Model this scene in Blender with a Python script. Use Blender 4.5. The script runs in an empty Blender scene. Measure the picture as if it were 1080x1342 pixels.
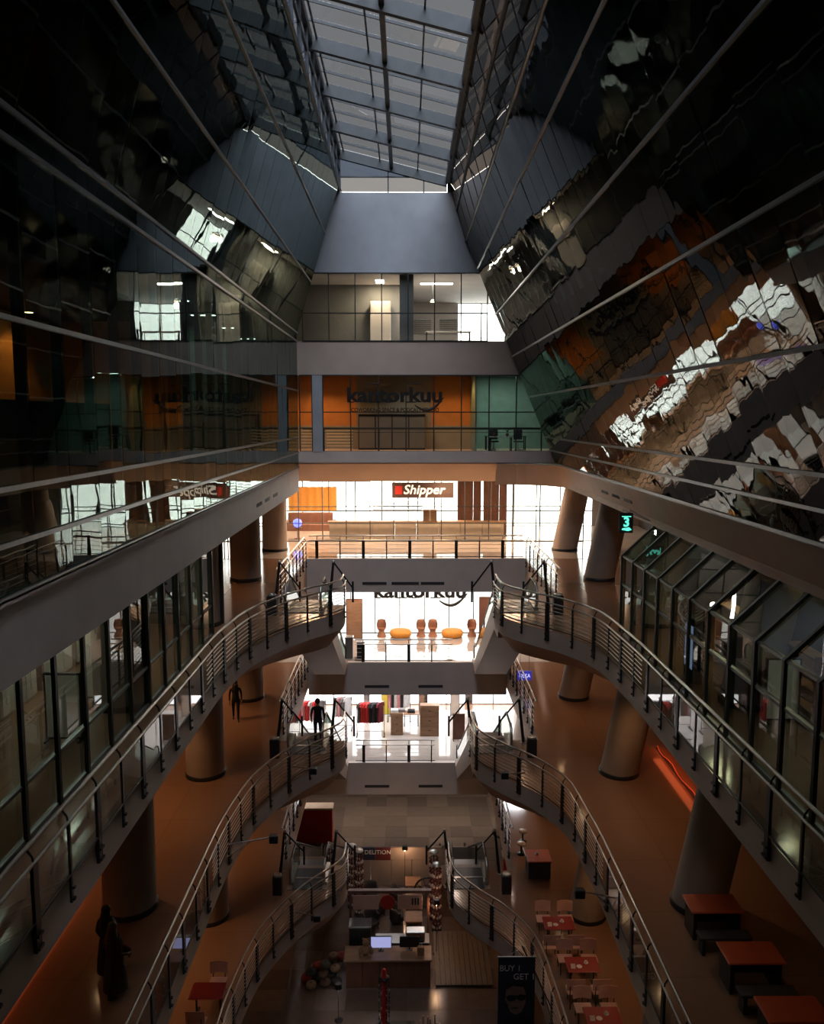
import bpy, bmesh, math, random
from mathutils import Vector, Matrix, Euler
from mathutils.geometry import tessellate_polygon
R = random.Random(11)
SC = bpy.context.scene
COL = SC.collection
PI = math.pi
# floor levels (metres): G ground, F1..F3 the galleries (F3 lowest), F0 the office floor the camera stands on
G, F3, F2, F1, F0 = 0.0, 5.25, 10.5, 15.77, 21.0
EYE = 22.7

# ------------------------------------------------------------------ camera
cam_d = bpy.data.cameras.new('camera')
cam_d.sensor_fit = 'HORIZONTAL'
cam_d.sensor_width = 36.0
cam_d.lens = 36.0                      # focal length 1080 px on a 1080 px wide frame
cam_d.clip_start, cam_d.clip_end = 0.05, 600
cam = bpy.data.objects.new('camera', cam_d)
cam.location = (0, 0, EYE)
cam.rotation_euler = (PI / 2 - math.atan(123 / 1080), 0, -7 / 1080)
COL.objects.link(cam)
SC.camera = cam

# ------------------------------------------------------------------ world: even bright haze, a little bluer overhead
W = bpy.data.worlds.new('world')
SC.world = W
W.use_nodes = True
wn, wl = W.node_tree.nodes, W.node_tree.links
wn.clear()
w_out = wn.new('ShaderNodeOutputWorld')
w_bg = wn.new('ShaderNodeBackground')
w_tc = wn.new('ShaderNodeTexCoord')
w_sep = wn.new('ShaderNodeSeparateXYZ')
w_ramp = wn.new('ShaderNodeValToRGB')
w_ramp.color_ramp.elements[0].position = 0.0
w_ramp.color_ramp.elements[0].color = (1.0, 0.95, 0.88, 1)
w_ramp.color_ramp.elements[1].position = 0.9
w_ramp.color_ramp.elements[1].color = (0.86, 0.93, 1.0, 1)
wl.new(w_tc.outputs['Generated'], w_sep.inputs[0])
wl.new(w_sep.outputs['Z'], w_ramp.inputs[0])
wl.new(w_ramp.outputs[0], w_bg.inputs['Color'])
w_bg.inputs['Strength'].default_value = 4.0
wl.new(w_bg.outputs[0], w_out.inputs[0])

# ------------------------------------------------------------------ veiled sun, high and soft
sun_d = bpy.data.lights.new('sun', 'SUN')
sun_d.energy = 62.0
sun_d.angle = math.radians(50)
sun_d.color = (0.86, 0.92, 1.0)
sun = bpy.data.objects.new('sun', sun_d)
sun.rotation_euler = Euler((math.radians(42), math.radians(3), 0))
sun.location = (0, 0, 60)
COL.objects.link(sun)

SC.view_settings.view_transform = 'Standard'
SC.view_settings.look = 'None'
SC.view_settings.exposure = 0.6
SC.view_settings.gamma = 1.0
SC.view_settings.use_curve_mapping = False
cy = SC.cycles
cy.use_denoising = True
cy.max_bounces, cy.diffuse_bounces, cy.glossy_bounces = 7, 3, 4
cy.transmission_bounces, cy.transparent_max_bounces = 4, 24
cy.sample_clamp_indirect = 3.0
cy.caustics_reflective = cy.caustics_refractive = False

# ------------------------------------------------------------------ materials
def mat(name, col, rough=0.5, metal=0.0, var=0.0, scale=3.0, bump=0.0, spec=0.5, emit=None, estr=0.0, stretch=None):
    m = bpy.data.materials.new(name)
    m.use_nodes = True
    nt = m.node_tree
    b = nt.nodes['Principled BSDF']
    b.inputs['Roughness'].default_value = rough
    b.inputs['Metallic'].default_value = metal
    b.inputs['Specular IOR Level'].default_value = spec
    b.inputs['Base Color'].default_value = (*col, 1)
    if var or bump:
        tc = nt.nodes.new('ShaderNodeTexCoord')
        mp = nt.nodes.new('ShaderNodeMapping')
        if stretch: mp.inputs['Scale'].default_value = stretch
        nz = nt.nodes.new('ShaderNodeTexNoise')
        nz.inputs['Scale'].default_value = scale
        nz.inputs['Detail'].default_value = 4
        nt.links.new(tc.outputs['Object'], mp.inputs[0])
        nt.links.new(mp.outputs[0], nz.inputs['Vector'])
        if var:
            rp = nt.nodes.new('ShaderNodeValToRGB')
            rp.color_ramp.elements[0].position, rp.color_ramp.elements[1].position = 0.3, 0.7
            rp.color_ramp.elements[0].color = (*[c * (1 - var) for c in col], 1)
            rp.color_ramp.elements[1].color = (*[min(1, c * (1 + var)) for c in col], 1)
            nt.links.new(nz.outputs[0], rp.inputs[0])
            nt.links.new(rp.outputs[0], b.inputs['Base Color'])
        if bump:
            bp = nt.nodes.new('ShaderNodeBump')
            bp.inputs['Strength'].default_value = bump
            bp.inputs['Distance'].default_value = 0.02
            nt.links.new(nz.outputs[0], bp.inputs['Height'])
            nt.links.new(bp.outputs[0], b.inputs['Normal'])
    if emit:
        b.inputs['Emission Color'].default_value = (*emit, 1)
        b.inputs['Emission Strength'].default_value = estr
    return m

def glass(name, tint, ior=1.5, wave=0.0, wscale=0.6, refl=(1, 1, 1)):
    """flat architectural pane: tinted see-through plus a Fresnel mirror, slightly wavy"""
    m = bpy.data.materials.new(name)
    m.use_nodes = True
    nt = m.node_tree
    nt.nodes.clear()
    o = nt.nodes.new('ShaderNodeOutputMaterial')
    mx = nt.nodes.new('ShaderNodeMixShader')
    tr = nt.nodes.new('ShaderNodeBsdfTransparent')
    gl = nt.nodes.new('ShaderNodeBsdfGlossy')
    fr = nt.nodes.new('ShaderNodeFresnel')
    geo = nt.nodes.new('ShaderNodeNewGeometry')
    mul = nt.nodes.new('ShaderNodeMath'); mul.operation = 'MULTIPLY'     # the leaving face has no mirror of its own
    inv = nt.nodes.new('ShaderNodeMath'); inv.operation = 'SUBTRACT'; inv.inputs[0].default_value = 1.0
    tr.inputs[0].default_value = (*tint, 1)
    gl.inputs['Color'].default_value = (*refl, 1)
    gl.inputs['Roughness'].default_value = 0.0
    fr.inputs['IOR'].default_value = ior
    nt.links.new(geo.outputs['Backfacing'], inv.inputs[1])
    nt.links.new(fr.outputs[0], mul.inputs[0])
    nt.links.new(inv.outputs[0], mul.inputs[1])
    if wave:
        tc = nt.nodes.new('ShaderNodeTexCoord')
        nz = nt.nodes.new('ShaderNodeTexNoise')
        nz.inputs['Scale'].default_value = wscale
        nz.inputs['Detail'].default_value = 1.5
        bp = nt.nodes.new('ShaderNodeBump')
        bp.inputs['Strength'].default_value = wave
        bp.inputs['Distance'].default_value = 0.05
        nt.links.new(geo.outputs['Position'], nz.inputs['Vector'])
        nt.links.new(nz.outputs[0], bp.inputs['Height'])
        nt.links.new(bp.outputs[0], gl.inputs['Normal'])
    nt.links.new(mul.outputs[0], mx.inputs[0])
    nt.links.new(tr.outputs[0], mx.inputs[1])
    nt.links.new(gl.outputs[0], mx.inputs[2])
    nt.links.new(mx.outputs[0], o.inputs[0])
    return m

def tiles(name, c1, c2, mortar, w, h, rough, var=0.12, msize=0.012):
    """polished floor slabs: brick texture in metres gives joints and a shade per slab"""
    m = mat(name, c1, rough)
    nt = m.node_tree
    b = nt.nodes['Principled BSDF']
    tc = nt.nodes.new('ShaderNodeTexCoord')
    br = nt.nodes.new('ShaderNodeTexBrick')
    br.offset = 0.0
    br.inputs['Color1'].default_value = (*c1, 1); br.inputs['Color2'].default_value = (*c2, 1)
    br.inputs['Mortar'].default_value = (*mortar, 1)
    br.inputs['Scale'].default_value = 1.0
    br.inputs['Mortar Size'].default_value = msize
    br.inputs['Brick Width'].default_value = w; br.inputs['Row Height'].default_value = h
    nt.links.new(tc.outputs['Object'], br.inputs['Vector'])
    nt.links.new(br.outputs[0], b.inputs['Base Color'])
    return m

M = {}
M['plaster'] = mat('pale_plaster', (0.70, 0.62, 0.58), 0.7, var=0.06, scale=1.2, bump=0.08)
M['plaster_warm'] = mat('warm_grey_plaster', (0.60, 0.48, 0.41), 0.65, var=0.07, scale=1.0, bump=0.08)
M['soffit'] = mat('tan_plaster_soffit', (0.66, 0.47, 0.35), 0.6, var=0.06, scale=0.9)
M['wall_blue'] = mat('blue_grey_wall', (0.46, 0.49, 0.54), 0.75, var=0.06, scale=1.5, bump=0.06)
M['dark'] = mat('dark_lining', (0.045, 0.046, 0.05), 0.7, var=0.15, scale=1)
M['office_wall'] = mat('office_wall', (0.20, 0.19, 0.18), 0.8, var=0.1, scale=1)
M['green_lining'] = mat('dull_green_lining', (0.10, 0.16, 0.13), 0.8, var=0.12, scale=1)
M['brown_wall'] = mat('brown_office_wall', (0.34, 0.31, 0.27), 0.7, var=0.08, scale=1.5)
M['orange_wall'] = mat('orange_office_wall', (0.62, 0.25, 0.07), 0.6, var=0.08, scale=2)
M['steel'] = mat('brushed_steel', (0.62, 0.60, 0.58), 0.28, 1.0, var=0.08, scale=14)
M['dark_steel'] = mat('dark_painted_steel', (0.030, 0.029, 0.030), 0.42, 0.3, var=0.15, scale=9)
M['alu'] = mat('grey_aluminium', (0.26, 0.27, 0.28), 0.4, 0.7, var=0.08, scale=8)
M['mullion'] = mat('dark_mullion', (0.045, 0.05, 0.05), 0.45, 0.4, var=0.12, scale=8)
M['floor_brown'] = tiles('brown_polished_tile', (0.28, 0.158, 0.098), (0.265, 0.15, 0.093), (0.22, 0.125, 0.078), 2.4, 2.4, 0.12)
M['floor_pale'] = tiles('pale_polished_tile', (0.50, 0.45, 0.40), (0.46, 0.41, 0.37), (0.44, 0.39, 0.35), 1.2, 1.2, 0.04)
M['floor_pale'].node_tree.nodes['Principled BSDF'].inputs['Specular IOR Level'].default_value = 1.0
HALL = [mat('hall_tile_' + n, c, .09, var=.05, scale=2) for n, c in (('light', (.215, .17, .145)), ('mid', (.185, .147, .125)), ('dark', (.155, .125, .108)))]
STONE = [mat('stone_tile_' + n, c, .2, var=.08, scale=3) for n, c in (('light', (.20, .14, .11)), ('mid', (.17, .117, .092)), ('dark', (.145, .098, .078)))]
M['floor_ground'] = mat('ground_screed', (0.11, 0.08, 0.065), 0.35, var=.1, scale=2)
M['carpet'] = mat('office_carpet', (0.07, 0.07, 0.07), 0.95, var=0.2, scale=30)
M['terrace'] = mat('outdoor_concrete', (0.55, 0.52, 0.48), 0.9, var=0.1, scale=0.5)
M['glass_wall'] = glass('smoked_wall_glass', (0.42, 0.52, 0.50), 1.75, wave=0.06, wscale=0.9, refl=(0.60, 0.69, 0.66))
M['glass_lean'] = glass('dark_wall_glass', (0.30, 0.37, 0.37), 1.85, wave=0.13, wscale=1.0, refl=(0.53, 0.53, 0.50))
M['glass_clear'] = glass('clear_glass', (0.93, 0.95, 0.94), 1.45)
M['glass_green'] = glass('green_tinted_glass', (0.52, 0.60, 0.55), 1.42, wave=0.04)
M['glass_bronze'] = glass('bronze_roof_glass', (0.10, 0.075, 0.06), 1.6, wave=0.05, refl=(.8, .72, .65))
M['glass_sky'] = glass('frosted_roof_glass', (0.18, 0.181, 0.185), 1.5)
M['glass_sky_blue'] = glass('blue_roof_glass', (0.135, 0.15, 0.175), 1.5)
M['glass_strip'] = glass('pale_roof_glass', (0.235, 0.23, 0.226), 1.5)
M['rafter'] = mat('painted_roof_steel', (0.10, 0.11, 0.12), 0.5, 0.2, var=0.1, scale=3)
M['col_stone'] = mat('column_plaster', (0.36, 0.30, 0.26), 0.6, var=0.10, scale=1.3, bump=0.1)

# ------------------------------------------------------------------ geometry helpers
class MB:
    """collects shapes (world coordinates) and links them as ONE mesh object"""
    def __init__(s): s.v, s.f, s.mi, s.sm = [], [], [], []
    def _add(s, vs, fs, m=0, smooth=False):
        o = len(s.v)
        s.v += [tuple(v) for v in vs]
        for f in fs:
            s.f.append([i + o for i in f]); s.mi.append(m); s.sm.append(smooth)
        return s
    def box(s, x0, x1, y0, y1, z0, z1, m=0):
        vs = [(x, y, z) for z in (z0, z1) for y in (y0, y1) for x in (x0, x1)]
        return s._add(vs, [(0, 2, 3, 1), (4, 5, 7, 6), (0, 1, 5, 4), (2, 6, 7, 3), (0, 4, 6, 2), (1, 3, 7, 5)], m)
    def bbox(s, x0, x1, y0, y1, z0, z1, b=0.01, m=0):
        """box with chamfered vertical and top edges"""
        p = [(x0 + b, y0), (x1 - b, y0), (x1, y0 + b), (x1, y1 - b), (x1 - b, y1), (x0 + b, y1), (x0, y1 - b), (x0, y0 + b)]
        cx, cy_ = (x0 + x1) / 2, (y0 + y1) / 2
        q = [(cx + (x - cx) * (1 - 2 * b / max(1e-6, x1 - x0)), cy_ + (y - cy_) * (1 - 2 * b / max(1e-6, y1 - y0))) for x, y in p]
        vs = [(*a, z0) for a in p] + [(*a, z1 - b) for a in p] + [(*a, z1) for a in q]
        fs = [tuple(range(7, -1, -1)), tuple(range(16, 24))]
        for k in (0, 8):
            fs += [(k + i, k + (i + 1) % 8, k + 8 + (i + 1) % 8, k + 8 + i) for i in range(8)]
        return s._add(vs, fs, m)
    def obox(s, c, sx, sy, sz, rot=None, m=0):
        rot = rot or Matrix.Identity(3)
        vs = [Vector(c) + rot @ Vector((x * sx / 2, y * sy / 2, z * sz / 2)) for z in (-1, 1) for y in (-1, 1) for x in (-1, 1)]
        return s._add(vs, [(0, 2, 3, 1), (4, 5, 7, 6), (0, 1, 5, 4), (2, 6, 7, 3), (0, 4, 6, 2), (1, 3, 7, 5)], m)
    def tube(s, pts, r, n=8, m=0, closed=False):
        P = [Vector(p) for p in pts]
        rr = r if isinstance(r, (list, tuple)) else [r] * len(P)
        vs, up = [], None
        for i, p in enumerate(P):
            if closed: t = P[(i + 1) % len(P)] - P[i - 1]
            else: t = P[min(i + 1, len(P) - 1)] - P[max(i - 1, 0)]
            t = t.normalized() if t.length > 1e-9 else Vector((0, 0, 1))
            if up is None:
                up = Vector((0, 0, 1)) if abs(t.z) < 0.9 else Vector((1, 0, 0))
            a = up.cross(t)
            if a.length < 1e-5: a = Vector((1, 0, 0)).cross(t)
            a.normalize(); b = t.cross(a); up = b
            vs += [p + (a * math.cos(2 * PI * k / n) + b * math.sin(2 * PI * k / n)) * rr[i] for k in range(n)]
        fs = []
        L = len(P)
        for i in range(L if closed else L - 1):
            j = (i + 1) % L
            fs += [(i * n + k, i * n + (k + 1) % n, j * n + (k + 1) % n, j * n + k) for k in range(n)]
        s._add(vs, fs, m, True)
        if not closed:
            s._add(vs[:n], [tuple(range(n - 1, -1, -1))], m); s._add(vs[-n:], [tuple(range(n))], m)
        return s
    def lathe(s, prof, c=(0, 0, 0), n=20, m=0, smooth=True):
        """prof: [(radius, z)...] from bottom to top, about a vertical axis"""
        vs = [(c[0] + r * math.cos(2 * PI * k / n), c[1] + r * math.sin(2 * PI * k / n), c[2] + z) for r, z in prof for k in range(n)]
        fs = [(i * n + k, i * n + (k + 1) % n, (i + 1) * n + (k + 1) % n, (i + 1) * n + k) for i in range(len(prof) - 1) for k in range(n)]
        s._add(vs, fs, m, smooth)
        s._add(vs[:n], [tuple(range(n - 1, -1, -1))], m); s._add(vs[-n:], [tuple(range(n))], m)
        return s
    def prism(s, poly, d, fn, m=0):
        """poly: outline [(u, v)...]; fn(u, v, w) -> point; extruded over w in d = (w0, w1)"""
        n = len(poly)
        vs = [fn(u, v, d[0]) for u, v in poly] + [fn(u, v, d[1]) for u, v in poly]
        fs = [tuple(range(n - 1, -1, -1)), tuple(range(n, 2 * n))] + [(i, (i + 1) % n, n + (i + 1) % n, n + i) for i in range(n)]
        return s._add(vs, fs, m)
    def mesh(s, name, mats, origin=(0, 0, 0)):
        ox, oy, oz = origin
        me = bpy.data.meshes.new(name)
        me.from_pydata([(x - ox, y - oy, z - oz) for x, y, z in s.v], [], s.f)
        for mm in (mats if isinstance(mats, (list, tuple)) else [mats]): me.materials.append(mm)
        me.polygons.foreach_set('material_index', s.mi)
        me.polygons.foreach_set('use_smooth', s.sm)
        me.validate(); me.update()
        return me
    def build(s, name, mats, parent=None, fix=False):
        """parent: a thing's Empty (or part of it); shapes are given in world coordinates"""
        me = s.mesh(name, mats, org(parent) if parent else (0, 0, 0))
        if fix:
            bm = bmesh.new(); bm.from_mesh(me); bmesh.ops.recalc_face_normals(bm, faces=bm.faces); bm.to_mesh(me); bm.free()
        return link(name, me, parent)

def org(o):
    p = Vector((0, 0, 0))
    while o is not None:
        p += o.location; o = o.parent
    return p

def link(name, me, parent=None, loc=None, rot=None):
    o = bpy.data.objects.new(name, me)
    COL.objects.link(o)
    if parent: o.parent = parent
    if loc is not None: o.location = loc
    if rot is not None: o.rotation_euler = rot
    return o

def tag(o, label=None, cat=None, group=None, kind=None):
    if label: o['label'] = label
    if cat: o['category'] = cat
    if group: o['group'] = group
    if kind: o['kind'] = kind
    return o

def thing(name, label, cat, loc=(0, 0, 0), group=None):
    return tag(link(name, None, None, loc), label, cat, group)

def struct(name, loc=(0, 0, 0)):
    return tag(link(name, None, None, loc), kind='structure')

def children(o): return [c for c in KIDS.get(o.name, [])]
KIDS = {}
def copy_tree(o, parent=None):
    c = o.copy(); COL.objects.link(c)
    if parent: c.parent = parent
    for ch in list(o.children): copy_tree(ch, c)
    return c

def place(proto, loc, rz, label, group=None, first=[None]):
    """first use moves the prototype itself, later uses copy it with its parts"""
    if proto.get('_used'): o = copy_tree(proto)
    else: o = proto; proto['_used'] = 1
    o.location = loc; o.rotation_euler = (0, 0, rz)
    o['label'] = label
    if group: o['group'] = group
    return o

def text_mesh(txt, size, depth=0.01, offset=0.0, shear=0.0):
    cu = bpy.data.curves.new('text', 'FONT')
    cu.body = txt; cu.size = size; cu.extrude = depth; cu.offset = offset; cu.shear = shear
    cu.align_x = 'CENTER'; cu.align_y = 'CENTER'; cu.resolution_u = 3
    ob = bpy.data.objects.new('text', cu)
    COL.objects.link(ob)
    dg = bpy.context.evaluated_depsgraph_get()
    me = bpy.data.meshes.new_from_object(ob.evaluated_get(dg))
    bpy.data.objects.remove(ob)
    return me

def lettering(name, txt, size, loc, material, parent, width=None, rot=(PI / 2, 0, 0), depth=0.01, offset=0.0, shear=0.0):
    """flat raised letters standing upright, read from the camera's side; width stretches them to a run"""
    me = text_mesh(txt, size, depth, offset, shear)
    xs = [v.co.x for v in me.vertices]
    if width:
        k = width / (max(xs) - min(xs))
        c = (max(xs) + min(xs)) / 2
        for v in me.vertices: v.co.x = (v.co.x - c) * k
    me.materials.clear(); me.materials.append(material)
    o = link(name, me, parent)
    o.location = Vector(loc) - (org(parent) if parent else Vector((0, 0, 0)))
    o.rotation_euler = rot
    return o

def smooth_path(pts, step=0.25):
    """Catmull-Rom through plan points, resampled"""
    P = [Vector((*p, 0)) for p in pts]
    out = []
    for i in range(len(P) - 1):
        p0, p1, p2, p3 = P[max(0, i - 1)], P[i], P[i + 1], P[min(len(P) - 1, i + 2)]
        d = (p2 - p1).length
        n = max(1, int(round(d / step))) if i > 1 else 1
        for k in range(n):
            t = k / n
            if i < 2: out.append(p1.lerp(p2, t)); continue
            out.append(0.5 * ((2 * p1) + (p2 - p0) * t + (2 * p0 - 5 * p1 + 4 * p2 - p3) * t * t + (3 * p1 - p0 - 3 * p2 + p3) * t ** 3))
    out.append(P[-1])
    return [(v.x, v.y) for v in out]

def normals(path, side):
    """unit normals in plan; side +1 = to the right of travel"""
    N = []
    for i in range(len(path)):
        a, b = path[max(0, i - 1)], path[min(len(path) - 1, i + 1)]
        tx, ty = b[0] - a[0], b[1] - a[1]
        l = math.hypot(tx, ty) or 1
        N.append((ty / l * side, -tx / l * side))
    return N

def along(path, step, start=0.0):
    """points every step metres with tangent angle"""
    out, acc, want = [], 0.0, start
    for (a, b) in zip(path, path[1:]):
        l = math.hypot(b[0] - a[0], b[1] - a[1])
        while l > 1e-9 and want <= acc + l:
            t = (want - acc) / l
            out.append((a[0] + (b[0] - a[0]) * t, a[1] + (b[1] - a[1]) * t, math.atan2(b[1] - a[1], b[0] - a[0])))
            want += step
        acc += l
    return out
# ================================================================== THE SHELL
LX = -5.4                                   # left curtain wall
def left_x(z): return LX if z < EYE + 4.1 else LX + 0.302 * (z - EYE - 4.1)
def right_x(z): return 6.56 - 0.419 * (z - EYE)
YF = 42.0                                   # far facade
EDGE = {F1: 6.0, F2: 5.15, F3: 4.3}         # right gallery edge steps in towards the ground
WELL = -4.95

def left_plan(f):
    return smooth_path([(-5.1, 1.0), (-5.1, 18.5), (-5.1, 20.3), (-5.06, 22.0), (-4.78, 24.4), (-4.2, 26.1), (-3.45, 27.5), (-2.62, 28.6), (-2.33, 29.25), (-2.3, 30.2)])
def right_plan(f):
    e = EDGE[f]
    return smooth_path([(e, 1.0), (e, 18.5), (e, 20.3), (e - .06, 22.0), (e - .24, 24.2), (e - .95, 25.85), (e - 1.85, 27.0), (e - 2.55, 28.1), (e - 2.75, 29.1), (e - 2.75, 30.2)])

def slab(z, lp, rp, wr, name):
    """one U-shaped gallery floor: tiles on top, pale fascia, coved soffit"""
    nl, nr = normals(lp, 1), normals(rp, -1)
    ring = [(-15, 1.0)] + lp + [(WELL, 30.2), (WELL, 40.3), (wr, 40.3), (wr, 30.2)] + rp[::-1] + [(15, 1.0), (15, 53), (-15, 53)]
    def cv(p): return .9 * (1 - .45 * max(0, min(1, (p[1] - 26.0) / 2.2)))
    inset = [(0, 0)] + [(-n[0] * cv(p), -n[1] * cv(p)) for n, p in zip(nl, lp)] + [(0, 0)] * 4 + [(-n[0] * cv(p), -n[1] * cv(p)) for n, p in zip(nr[::-1], rp[::-1])] + [(0, 0)] * 3
    n = len(ring)
    mid = [(x + dx * .06, y + dy * .06) for (x, y), (dx, dy) in zip(ring, inset)]
    v = [(x, y, z) for x, y in ring] + [(x, y, z - .64) for x, y in ring] + [(x, y, z - .68) for x, y in mid] + \
        [(x + dx, y + dy, z - 1.3) for (x, y), (dx, dy) in zip(ring, inset)]
    bm = bmesh.new()
    V = [bm.verts.new(p) for p in v]
    for base, mi in ((0, 0), (3 * n, 2)):                     # caps
        for tri in tessellate_polygon([[Vector((q[0], q[1], 0)) for q in v[base:base + n]]]):
            f = bm.faces.new([V[base + i] for i in tri]); f.material_index = mi
    for r_, mi in ((0, 1), (1, 2), (2, 2)):
        for i in range(n):
            f = bm.faces.new((V[r_ * n + i], V[(r_ + 1) * n + i], V[(r_ + 1) * n + (i + 1) % n], V[r_ * n + (i + 1) % n]))
            f.material_index = mi
    bmesh.ops.recalc_face_normals(bm, faces=bm.faces)
    me = bpy.data.meshes.new(name)
    bm.to_mesh(me); bm.free()
    for m_ in (M['floor_brown'], M['plaster_warm'], M['soffit']): me.materials.append(m_)
    return tag(link(name, me), kind='structure')

PLANS = {}
for f, nm in ((F1, 'floor'), (F2, 'floor'), (F3, 'floor')):
    PLANS[f] = (left_plan(f), right_plan(f))
    slab(f, PLANS[f][0], PLANS[f][1], EDGE[f] - .12, nm)

# ground floor, and pale polished shop floors laid over the slabs behind the bridges
tag(MB().box(-15, 15, -2, 53, -.4, 0).build('floor', M['floor_ground']), kind='structure')
for f in (F1, F2, F3):
    tag(MB().box(-14.9, 14.9, 40.32, 52.9 if f == F1 else 47.9, f, f + .012).build('floor', M['floor_pale']), kind='structure')

def tile_field(x0, x1, y0, y1, t, z, mats):
    root = struct('floor', (0, 0, z))
    ms = [MB().bbox(-t / 2 + .006, t / 2 - .006, -t / 2 + .006, t / 2 - .006, 0, .02, .004).mesh('tile', m_) for m_ in mats]
    for i in range(int(round((x1 - x0) / t))):
        for j in range(int(round((y1 - y0) / t))):
            link('tile', R.choice(ms), root, (x0 + t * (i + .5), y0 + t * (j + .5), R.uniform(-.018, -.0165)))
    return root
tile_field(-7.2, 7.2, 39.0, 48.6, 1.2, .012, HALL)
tile_field(-6.0, 6.0, 25.8, 39.0, 1.2, .002, STONE)
# outer walls, back wall, roof
tag(MB().box(-15.3, -15, -2, 53, -.4, 37).build('wall_left', M['dark']), kind='structure')
tag(MB().box(15, 15.3, -2, 53, -.4, 37).build('wall_right', M['dark']), kind='structure')
tag(MB().box(-15.3, 15.3, -2.3, -2, -.4, 37).build('wall_back', M['dark']), kind='structure')
SK0 = 4.0                                  # skylight runs from here to the far gable
ZL, ZR = EYE + 13.07, EYE + 11.75           # skylight edges
XL, XR = -3.32, 2.02
ZLC, ZRC = EYE + 11.1, EYE + 8.65           # top of the glass walls, foot of the clerestories
XLC, XRC = left_x(ZLC), right_x(ZRC)
tag(MB().box(-15, XLC, -2, 53, ZLC + .05, ZLC + .35).box(XR + .6, 15, -2, 53, ZR - .95, ZR - .65).box(XLC, XRC, -2, SK0, ZRC, ZL + .3)
    .build('ceiling', M['dark']), kind='structure')
tag(MB().box(-15, XL - .1, YF + .3, 53, EYE + 7.5, ZLC + .1).box(XL - .1, 15, 52.7, 53, EYE + 7.5, ZR).box(XL, XR + 1, YF + .35, YF + .5, EYE + 7.4, EYE + 11.0)
    .box(XL, 15, YF + .3, 53, EYE + 10.9, EYE + 11.0).box(XR, 15, YF + .02, YF + .3, EYE + 7.5, ZR).build('wall_far', M['dark']), kind='structure')
tag(MB().box(XR + .1, XR + .6, SK0, YF + .4, ZR - .12, ZR + .1).build('trim_1', M['rafter']), kind='structure')

# ---- far facade between the glass walls
far = MB()
def far_wall(z0, z1, name, m, d=.35):
    poly = [(left_x(z0) - .3, z0), (right_x(z0) + .4, z0), (right_x(z1) + .4, z1), (left_x(z1) - .3, z1)]
    return tag(MB().prism(poly, (YF, YF + d), lambda u, v, w: (u, w, v)).build(name, m, fix=True), kind='structure')
far_wall(EYE + 7.15, EYE + 11.02, 'wall_far', M['wall_blue'])
far_wall(EYE + 2.14, EYE + 3.84, 'wall_far', M['plaster_warm'])
# slab edge of the office floor: fascia, then a coved soffit running back, with a rounded corner into the right band
tag(MB().prism([(42.0, F0), (42.0, F0 - .62), (42.5, F0 - .95), (43.6, F0 - 1.63), (53, F0 - 1.63), (53, F0)], (-15, 15),
    lambda u, v, w: (w, u, v)).build('floor', [M['soffit']], fix=True), kind='structure')
tag(MB().box(-15, 15, 41.93, 42.0, F0 - .55, F0 + .03).build('trim_2', M['plaster']), kind='structure')
# side office slabs and band fascias
BT, BB = EYE - 2.45, EYE - 3.62
tag(MB().box(-15, LX - .15, -2, YF, F0 - .3, F0).build('floor', M['carpet']), kind='structure')
tag(MB().box(-15, LX - .15, -2, YF, BB, BB + .2).build('ceiling', M['soffit']), kind='structure')
tag(MB().box(LX - .14, LX, -2, 41.2, BB, BT).box(LX - .2, LX + .05, -2, 41.2, BT - .05, BT + .03).build('trim_3', M['plaster']), kind='structure')
tag(MB().box(-15, LX - .15, -2, YF, EYE + 3.55, EYE + 3.9).build('floor', M['carpet']), kind='structure')
tag(MB().box(-15, -5.0, -2, YF, EYE + 7.4, EYE + 7.7).build('floor', M['carpet']), kind='structure')
# right: leaning band with a rounded end
RT, RB = EYE - 2.3, EYE - 3.42
prof = []
pts = [(right_x(RT) + 0.0, -2.0), (right_x(RT), 37.6)] + [(right_x(RT) - 2.4 + 2.4 * math.cos(a), 39.6 + 2.4 * math.sin(a)) for a in [i * PI / 16 for i in range(0, 9)]] + [(4.6, 42.0)]
nn = normals(pts, 1)
bv = []
for dz, off in ((RT, 0), (RB, .419 * (RT - RB)), (RB, .419 * (RT - RB) + .3), (RT, .3)):
    bv += [(x + n[0] * off * (1 if y < 39 else 1), y + n[1] * off, dz) for (x, y), n in zip(pts, nn)]
k = len(pts)
fs = [(r_ * k + i, r_ * k + i + 1, ((r_ + 1) % 4) * k + i + 1, ((r_ + 1) % 4) * k + i) for r_ in range(4) for i in range(k - 1)]
b_ = MB()._add(bv, fs, 0)
tag(b_.build('trim_4', M['soffit'], fix=True), kind='structure')
tag(MB().tube([(x - .03, y, RT) for x, y in pts], .045, 6).build('trim_5', M['alu']), kind='structure')
tag(MB().box(7.9, 15, -2, YF, RB, RB + .2).build('ceiling', M['soffit']), kind='structure')
tag(MB().box(7.4, 15, -2, YF, F0 - .3, F0).build('floor', M['carpet']), kind='structure')
tag(MB().box(5.3, 15, -2, YF, EYE + 3.55, EYE + 3.9).build('floor', M['carpet']), kind='structure')
# dark vent slots in the bands
vl = MB()
for y in (29.5, 31.3, 33.2): vl.box(LX - .01, LX + .012, y, y + 1.1, BB + .42, BB + .55)
tag(vl.build('trim_6', M['dark']), kind='structure')
vr = MB()
for y in (28.2, 29.9, 31.6):
    zz = RB + .55; vr.box(right_x(zz) - .02, right_x(zz) + .1, y, y + 1.0, zz - .06, zz + .06)
tag(vr.build('trim_7', M['dark']), kind='structure')

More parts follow.
